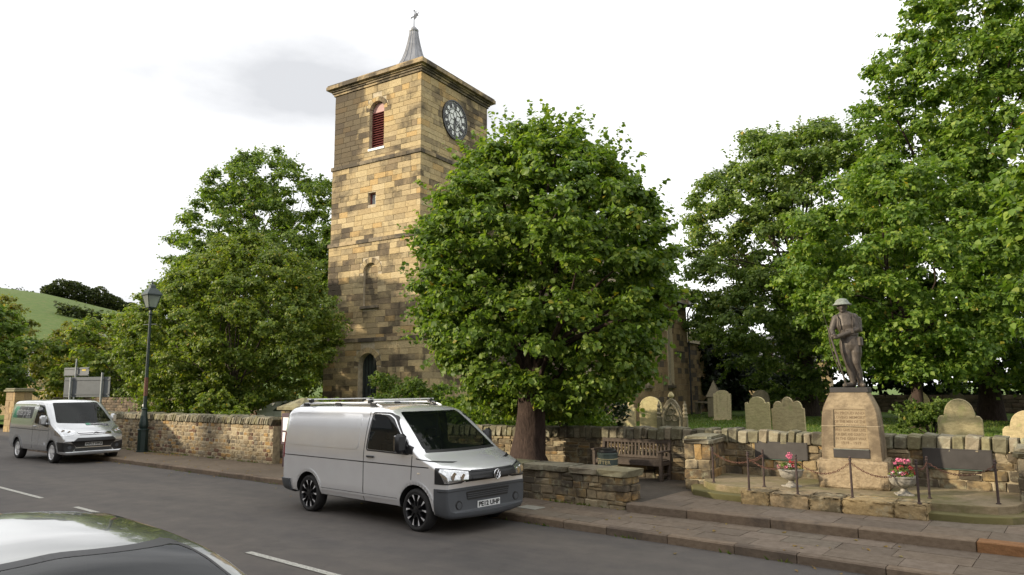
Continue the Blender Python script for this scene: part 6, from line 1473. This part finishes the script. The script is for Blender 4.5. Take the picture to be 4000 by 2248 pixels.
def limbs(mb, base, fork, cl, r_, r0, nmax=46, droop=.0):
    """boughs from the fork zone of the trunk to clump centres"""
    idx = r_.permutation(len(cl))[:nmax]
    for i in idx:
        q = Vector(cl[i]); t = r_.uniform(.0, 1.0); a = Vector(base).lerp(Vector(fork), .45+.55*t); L = (q-a).length
        if L < .3: continue
        m1 = a.lerp(q, .35)+Vector((r_.normal(0, .05)*L, r_.normal(0, .05)*L, .10*L)); m2 = a.lerp(q, .7)+Vector((r_.normal(0, .04)*L, r_.normal(0, .04)*L, .08*L))
        rr = r0*(.13+.12*r_.random())*min(1, L/4+.3); mb.tube([a, m1, m2, q], [rr, rr*.7, rr*.42, rr*.15], 6, cap=False)
def tree(name, lab, base, env_c, R, nclump, nleaf, lsize, mat, csize, trunk_r, fork, seed, bark=M_BARK, group=None, taper=None, shape=4, fill=.25, big=0, flare=1.5, cat='tree', nl=46, twig=.35, flat=.6, shoots=0, zmin=None, slen=1.0):
    r_ = np.random.default_rng(seed); env_c = np.array(env_c, float); R = np.array(R, float)
    t = thing(name, lab, cat, base, 0, group); c = env_c-np.array(base)
    lob = r_.normal(0, 1, (9, 3)); lob /= np.linalg.norm(lob, axis=1, keepdims=True); la = r_.uniform(-.13, .13, 9)
    def env(d):
        k = 1+sum(a*max(0, float(d @ l))**3*1.4 for a, l in zip(la, lob)); p = d*R*k
        if taper: p = p*np.array([taper(d[2]), taper(d[2]), 1])
        return p
    P, out, cl = crown_points(env, nclump, nleaf, r_, csize, fill, twig, flat, shoots, None if zmin is None else zmin-env_c[2], slen); P = P+c; cl = cl+c
    mb = MB(); f = Vector(fork)-Vector(base); n_ = 7; path = [Vector((math.sin(k*1.3+seed)*trunk_r*.18*(k > 0), math.cos(k*1.7+seed)*trunk_r*.18*(k > 0), 0))+f*(k/(n_-1)) for k in range(n_)]
    rad = [trunk_r*(flare if k == 0 else 1.0+max(0, (.28-k/(n_-1)))*(flare-1)-.5*k/(n_-1)) for k in range(n_)]
    path = [path[0]-Vector((0, 0, .15))]+path; rad = [rad[0]*1.1]+rad
    n = 14; tb = MB(); tb.tube(path, rad, n)
    for i, v in enumerate(tb.v):
        th = (i % n)/n*6.283; q = path[min(len(path)-1, i//n)]; k = 1+.12*math.sin(3*th+seed)*(1-(i//n)/len(path))+.05*math.sin(7*th); tb.v[i] = (q.x+(v[0]-q.x)*k, q.y+(v[1]-q.y)*k, v[2])
    tb.build('trunk', bark, t, smooth='all')
    limbs(mb, (0, 0, 0), tuple(f), cl, r_, trunk_r, nl); mb.build('boughs', bark, t, smooth='all')
    if big:     # the leaves that show largest are separate parts
        cd = np.array(EYE)-np.array(base); dist = np.linalg.norm(P-cd, axis=1); o = np.argsort(dist+r_.uniform(0, .8, len(P)))[:big]; keep = np.ones(len(P), bool); keep[o] = False
        lm = [np_mesh('leaf', *leaf_cloud(np.zeros((1, 3)), 1, 1.0, np.random.default_rng(k), shape=8), mat, 3) for k in range(6)]
        for q in o: obj('leaf', lm[int(q) % 6], t, loc=tuple(P[q]), rot=(0, 0, float(r_.uniform(0, 6.28))), scale=(lsize*1.05,)*3)
        P, out = P[keep], out[keep]
    V, F = leaf_cloud(P, len(P), lsize, r_, outward=out, shape=shape)
    obj('crown', np_mesh('crown', V, F, mat, 3), t, kind='stuff'); return t
egg = lambda dz: 1.0-.30*max(0, dz)**2-.10*max(0, -dz)
GT = 'large trees round the church'
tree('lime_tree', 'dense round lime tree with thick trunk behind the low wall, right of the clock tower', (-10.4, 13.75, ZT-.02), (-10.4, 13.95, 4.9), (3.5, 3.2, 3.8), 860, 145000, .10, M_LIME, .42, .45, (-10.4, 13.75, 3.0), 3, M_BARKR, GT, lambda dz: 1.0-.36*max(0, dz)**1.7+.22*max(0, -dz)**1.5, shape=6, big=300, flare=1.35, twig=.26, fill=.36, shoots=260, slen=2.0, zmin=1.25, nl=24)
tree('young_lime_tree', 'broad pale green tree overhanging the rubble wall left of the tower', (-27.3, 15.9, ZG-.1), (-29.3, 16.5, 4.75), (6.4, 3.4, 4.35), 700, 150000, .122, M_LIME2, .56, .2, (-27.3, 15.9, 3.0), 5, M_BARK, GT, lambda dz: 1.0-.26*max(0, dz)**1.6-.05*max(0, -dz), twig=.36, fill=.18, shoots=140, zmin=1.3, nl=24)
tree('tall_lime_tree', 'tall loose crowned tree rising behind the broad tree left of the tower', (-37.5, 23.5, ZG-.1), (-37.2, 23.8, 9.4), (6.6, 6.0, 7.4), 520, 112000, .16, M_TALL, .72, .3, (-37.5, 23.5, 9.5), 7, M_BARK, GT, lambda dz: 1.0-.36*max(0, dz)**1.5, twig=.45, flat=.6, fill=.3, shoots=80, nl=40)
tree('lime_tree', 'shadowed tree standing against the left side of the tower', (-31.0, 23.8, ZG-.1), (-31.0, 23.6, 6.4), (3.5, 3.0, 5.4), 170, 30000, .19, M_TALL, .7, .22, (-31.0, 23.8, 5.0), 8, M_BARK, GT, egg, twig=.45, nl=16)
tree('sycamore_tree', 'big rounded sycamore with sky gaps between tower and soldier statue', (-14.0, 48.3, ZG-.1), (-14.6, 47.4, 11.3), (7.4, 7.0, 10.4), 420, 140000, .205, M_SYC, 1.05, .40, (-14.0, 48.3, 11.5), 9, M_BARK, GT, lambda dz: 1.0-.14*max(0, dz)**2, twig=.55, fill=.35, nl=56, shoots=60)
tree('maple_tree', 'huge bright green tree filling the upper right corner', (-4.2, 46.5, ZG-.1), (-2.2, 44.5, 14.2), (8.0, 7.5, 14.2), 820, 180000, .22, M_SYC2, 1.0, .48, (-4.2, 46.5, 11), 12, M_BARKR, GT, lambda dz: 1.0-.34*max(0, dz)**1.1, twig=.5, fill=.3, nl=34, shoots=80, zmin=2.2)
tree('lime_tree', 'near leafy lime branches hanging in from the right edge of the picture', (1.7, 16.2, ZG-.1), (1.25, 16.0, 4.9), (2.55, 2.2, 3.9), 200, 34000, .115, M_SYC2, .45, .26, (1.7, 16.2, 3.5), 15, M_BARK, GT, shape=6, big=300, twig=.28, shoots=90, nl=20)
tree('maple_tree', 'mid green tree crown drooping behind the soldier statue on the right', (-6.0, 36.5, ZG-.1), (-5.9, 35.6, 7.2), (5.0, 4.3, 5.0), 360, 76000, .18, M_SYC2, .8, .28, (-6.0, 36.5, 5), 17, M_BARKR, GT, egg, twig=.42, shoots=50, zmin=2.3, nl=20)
# trees and undergrowth further off on the left
far = [((-62, 24), 7.6, 4.4, M_YELT, 'yellow green tree behind the road signs on the left', 'birch_tree'), ((-52, 22), 7.2, 4.0, M_LIME2, 'mid green tree between the signs and the broad roadside tree', 'lime_tree'), ((-74, 20.5), 10.0, 3.4, M_YELT, 'yellowing tree at the left edge below the hillside field', 'birch_tree'),
       ((-58, 15.2), 8.2, 3.3, M_TALL, 'dark green tree at the left edge behind the far gate pier', 'elm_tree'), ((-86, 32), 8.0, 5.5, M_LIME2, 'distant green tree below the hillside field', 'ash_tree'), ((-47, 25), 7.0, 4.4, M_LIME2, 'green tree behind the dark wall left of the broad tree', 'lime_tree')]
for i, ((x_, y_), h_, rr, mt, lab, nm) in enumerate(far):
    tree(nm, lab, (x_, y_, 0), (x_, y_, h_*.56), (rr, rr, h_*.5), 120, 20000, .25, mt, .9, .2, (x_, y_, h_*.5), 40+i, M_BARK, 'trees on the left beyond the junction', egg, twig=.5, nl=24)
# dark backdrop trees at the far side of the churchyard
for i, (x_, y_, h_, rr) in enumerate([(-21.5, 63, 13, 5), (-8, 62, 11, 6.5), (2.5, 60, 11, 6.5), (10, 57, 10, 6), (4.5, 40, 7, 4), (-22.8, 55, 6.5, 2.9)]):
    tree('yew_tree', ['dark tree beyond the boundary wall behind the chancel', 'dark tree beyond the boundary wall behind the soldier statue', 'dark tree beyond the boundary wall under the huge maple', 'dark tree beyond the boundary wall near the right edge', 'dark shaded tree low at the right edge behind the headstones', 'small dark tree beside the chancel, in front of the stone house'][i], (x_, y_, ZG), (x_, y_, h_*.5), (rr, rr, h_*.48), 70, 15000, .36, M_DARKT, 1.3, .25, (x_, y_, h_*.4), 60+i, M_BARK, 'dark trees beyond the churchyard', None, twig=.6, nl=16)
def bush(lab, c, R, n, ls, mat, seed, name='bush', cs=.4, boxy=False):
    r_ = np.random.default_rng(seed); t = thing(name, lab, 'bush' if name != 'hedge' else 'hedge', (c[0], c[1], ZG-.05)); R = np.array(R, float)
    def env(d):
        p = d/np.max(np.abs(d))*np.array([1, 1, 1]) if boxy else d
        return (d*.35+p*.65 if boxy else d)*R
    P, out, cl = crown_points(env, (260 if R[0] > 10 else 70) if boxy else 34, n, r_, cs, .3, .16, .8); P = P+np.array([0, 0, c[2]-ZG+.05]); P = P[P[:, 2] > .02] if True else P
    o2 = out[:len(P)]; V, F = leaf_cloud(P, len(P), ls, r_, outward=o2); obj('foliage', np_mesh('foliage', V, F, mat, 3), t, kind='stuff')
    m = MB()
    for k in range(9):
        q = cl[r_.integers(0, len(cl))]; m.tube([(q[0]*.2, q[1]*.2, 0), (q[0]*.6, q[1]*.6, (q[2]+c[2])*.4), (q[0], q[1], max(.1, q[2]+c[2]-ZG))], [.03, .02, .008], 5)
    m.build('stems', M_BARK, t)
bush('clipped light green hedge at the foot of the tower, above the van roof', (-19.4, 18.4, 1.35), (3.1, 1.2, 1.55), 32000, .085, M_PRIV, 71, 'hedge', .5)
bush('dark hedge behind the wall under the round lime tree', (-13.3, 16.9, 1.15), (3.2, .9, 1.05), 22000, .10, M_LIME, 72, 'hedge', .5, True)
bush('dense dark hedge right of the lime trunk, beside the left headstones', (-12.2, 18.6, 1.15), (1.3, .9, 1.1), 9000, .10, M_DARKT, 73, 'hedge', .4)
bush('small leafy bush beside the large scrolled headstone', (-4.9, 32.5, .85), (1.15, .9, .75), 7000, .12, M_PRIV, 74, 'bush', .35)
bush('low shrub growing over the rubble wall under the broad tree', (-23.9, 13.5, 1.35), (1.3, .6, .75), 7000, .11, M_LIME2, 75, 'bush', .35)
bush('ivy like shrub beside the tower foot behind the rubble wall', (-20.9, 15.6, 1.0), (1.4, .8, .9), 6000, .11, M_LIME2, 76, 'bush', .35)
bush('leafy shrub at the right edge under the near lime branches', (.2, 21.5, .9), (1.3, 1.0, .8), 5000, .13, M_SYC2, 77, 'bush', .35)
bush('tall dark hedge along the far churchyard wall under the right trees', (-1, 59, 2.3), (19, .9, 2.2), 26000, .34, M_DARKT, 78, 'hedge', 1.0, True)
# fallen leaves
n = 240; lx = np.concatenate([rng.normal(-24.6, 1.2, 90), rng.uniform(-30, -1, 150)]); ly = np.concatenate([12.05-np.abs(rng.normal(0, .15, 90)), np.array([yk(a)+rng.uniform(-.5, 1.2) for a in rng.uniform(-30, -1, 150)])])
lz = np.array([(ZP if b > yk(a)+.02 else .012) for a, b in zip(lx, ly)])+.008
V, F = leaf_cloud(np.c_[lx, ly, lz], n, .06, rng, up=6); obj('fallen_leaves', np_mesh('fallen_leaves', V, F, m_leaf('fallen_leaf', (.3, .16, .03), (.34, .22, .04), (.3, .25, .1)), 3), kind='stuff', label='fallen yellow leaves scattered along footway and kerb', cat='leaves')
# ------------------------------------------------------------------ hill with wood on its crest
def hill_elev(az):   # tangent of the skyline elevation by azimuth from camera axis (degrees, negative left)
    return float(np.interp(az, [-95, -70, -48, -36, -33.0, -29.0, -24, -18, -12, 0, 60], [.09, .11, .122, .1175, .112, .096, .077, .045, .02, .0, .0]))
azs = np.linspace(-95, 20, 70); rads = np.array([150, 190, 230, 270, 310, 350, 385, 410, 440, 500]); prof = np.array([0, .14, .32, .5, .68, .85, .96, 1.0, .99, .9])
vs = []
def hillpt(az, rr, k):
    a = PSI+RAD(az); return (-math.cos(a)*rr, math.sin(a)*rr, -1+(hill_elev(az)*410+3)*k)
for rr, k in zip(rads, prof):
    for az in azs: vs.append(hillpt(az, rr, k))
m = MB(); na = len(azs); m.add(vs, [(j*na+i, j*na+i+1, (j+1)*na+i+1, (j+1)*na+i) for j in range(len(rads)-1) for i in range(na-1)]); m.build('hill', M_FIELD, kind='structure', smooth='all')
r_ = np.random.default_rng(90); P = []
for az in np.linspace(-33.0, -28.3, 11):
    c = np.array(hillpt(az, 405, 1.0)); hh_ = r_.uniform(6, 9)*(1.1 if -33 < az < -29 else .7)
    for _ in range(900):
        d = r_.normal(0, 1, 3); d /= np.linalg.norm(d); P.append(c+np.array([0, 0, hh_*.5])+d*np.array([4.5, 4.5, hh_*.55])*r_.uniform(.75, 1.05))
P = np.array(P); V, F = leaf_cloud(P, len(P), 1.1, r_); obj('wood', np_mesh('wood', V, F, M_FAR, 3), kind='stuff', label='dark clump of trees on the hill crest at upper left', cat='wood')
P = []
for az in np.linspace(-60, -33.2, 900):
    c = np.array(hillpt(az, 412, 1.0)); P.append(c+r_.normal(0, .8, 3)+np.array([0, 0, .8]))
for az in np.linspace(-32.5, -26, 1500):
    c = np.array(hillpt(az+r_.normal(0, .1), 300, .64)); P.append(c+r_.normal(0, 1.0, 3)*np.array([1, 1, 1.2])+np.array([0, 0, 1.6]))
P = np.array(P); V, F = leaf_cloud(P, len(P), 1.3, r_); obj('hedgerow', np_mesh('hedgerow', V, F, M_FAR, 3), kind='stuff', label='dark hedgerows running along and below the hill crest', cat='hedge')
# ------------------------------------------------------------------ houses
def house(name, lab, loc, rz, w, d, eave, ridge, mat, wins, chim=(), roofm=M_SLATEG, door=None, group=None):
    t = thing(name, lab, 'house', loc, rz, group)
    m = MB(); m.box((0, d/2, eave/2), (w, d, eave)); m.add([(-w/2, 0, eave), (-w/2, d, eave), (-w/2, d/2, ridge), (w/2, 0, eave), (w/2, d, eave), (w/2, d/2, ridge)], [(0, 1, 2), (3, 5, 4)]); m.build('wall', mat, t)
    m = MB(); o = .3; sl_ = (ridge-eave)/(d/2)
    for y0, z0 in ((-o, eave-o*sl_), (d+o, eave-o*sl_)):
        m.add([(-w/2-.03, y0, z0), (w/2+.03, y0, z0), (w/2+.03, d/2, ridge), (-w/2-.03, d/2, ridge), (-w/2-.03, y0, z0+.12), (w/2+.03, y0, z0+.12), (w/2+.03, d/2, ridge+.12), (-w/2-.03, d/2, ridge+.12)], [(0, 1, 2, 3), (4, 5, 6, 7), (0, 1, 5, 4), (1, 2, 6, 5), (2, 3, 7, 6), (3, 0, 4, 7)])
    rf_ = m.build('roof', roofm, t)
    for x_ in chim:
        m = MB(); m.box((x_, d/2, ridge+.5), (.9, .6, 1.5)); c_ = m.build('chimney', mat, rf_)
        m = MB()
        for q in (-.22, .22): m.lathe([(.13, ridge+1.2), (.11, ridge+1.6), (.09, ridge+1.6)], 10, (x_+q, d/2, 0))
        m.build('chimney_pots', M_RUST, t)
    for x_, z_, ww, hh_ in wins:
        m = MB(); m.box((x_, -.0, z_), (ww, .06, hh_)); wo_ = m.build('window', M_DGLASS, t)
        m = MB()
        for dx in (-ww/2, 0, ww/2): m.box((x_+dx, -.045, z_), (.07, .05, hh_+.07))
        for dz in (-hh_/2, 0, hh_/2): m.box((x_, -.048, z_+dz), (ww, .05, .07))
        m.build('window_frame', M_WHITE, wo_); m = MB(); m.box((x_, -.08, z_-hh_/2-.1), (ww+.3, .2, .12)); m.build('sill', M_DRESS, wo_)
    if door:
        m = MB(); m.box((door, -.02, 1.05), (.95, .08, 2.1)); d_ = m.build('door', M_GREEN, t); m = MB(); m.box((door+.35, -.08, 1.0), (.05, .06, .12)); m.build('door_handle', M_CHROME, d_)
    return t
# terrace on the photographer's side of the street: its shadow falls over the road
for i in range(11):
    w = 6.6; x_ = -58+i*w+.02*i
    house('terraced_house', 'stone terraced house across the street facing the church', (x_, -2.9-(.0), .1), math.pi, w-.02, 8.2, 5.3+(.2 if i % 3 == 0 else 0), 8.45+(.2 if i % 3 == 0 else 0), M_HOUSE, [(-1.6, 1.5, 1.1, 1.4), (-1.6, 4.0, 1.1, 1.3), (1.6, 4.0, 1.1, 1.3)], (0.0,), door=1.6, group='houses across the street')
house('stone_house', 'stone house with white framed windows glimpsed under the trees beyond the churchyard', (-25.2, 72, .0), RAD(12), 12, 7, 4.8, 7.4, M_HOUSE, [(-3.6, 2.0, 1.1, 1.5), (0.4, 2.0, 1.1, 1.5), (3.8, 2.0, 1.1, 1.5), (0.4, 3.9, 1.1, 1.0)], (4,))
house('rendered_house', 'pale rendered house hidden among the trees at far left', (-96, 33, 0), RAD(20), 9, 7, 5, 8, M_RENDER, [(-2, 3.4, 1.1, 1.3), (2, 3.4, 1.1, 1.3)], (3,))
house('stone_cottage', 'sunlit sandstone cottage between the far gate piers', (-84, 24, 0), RAD(25), 10, 6, 3.6, 6.2, M_HOUSE, [(-2.5, 1.8, 1, 1.2), (2.5, 1.8, 1, 1.2)], (3,))
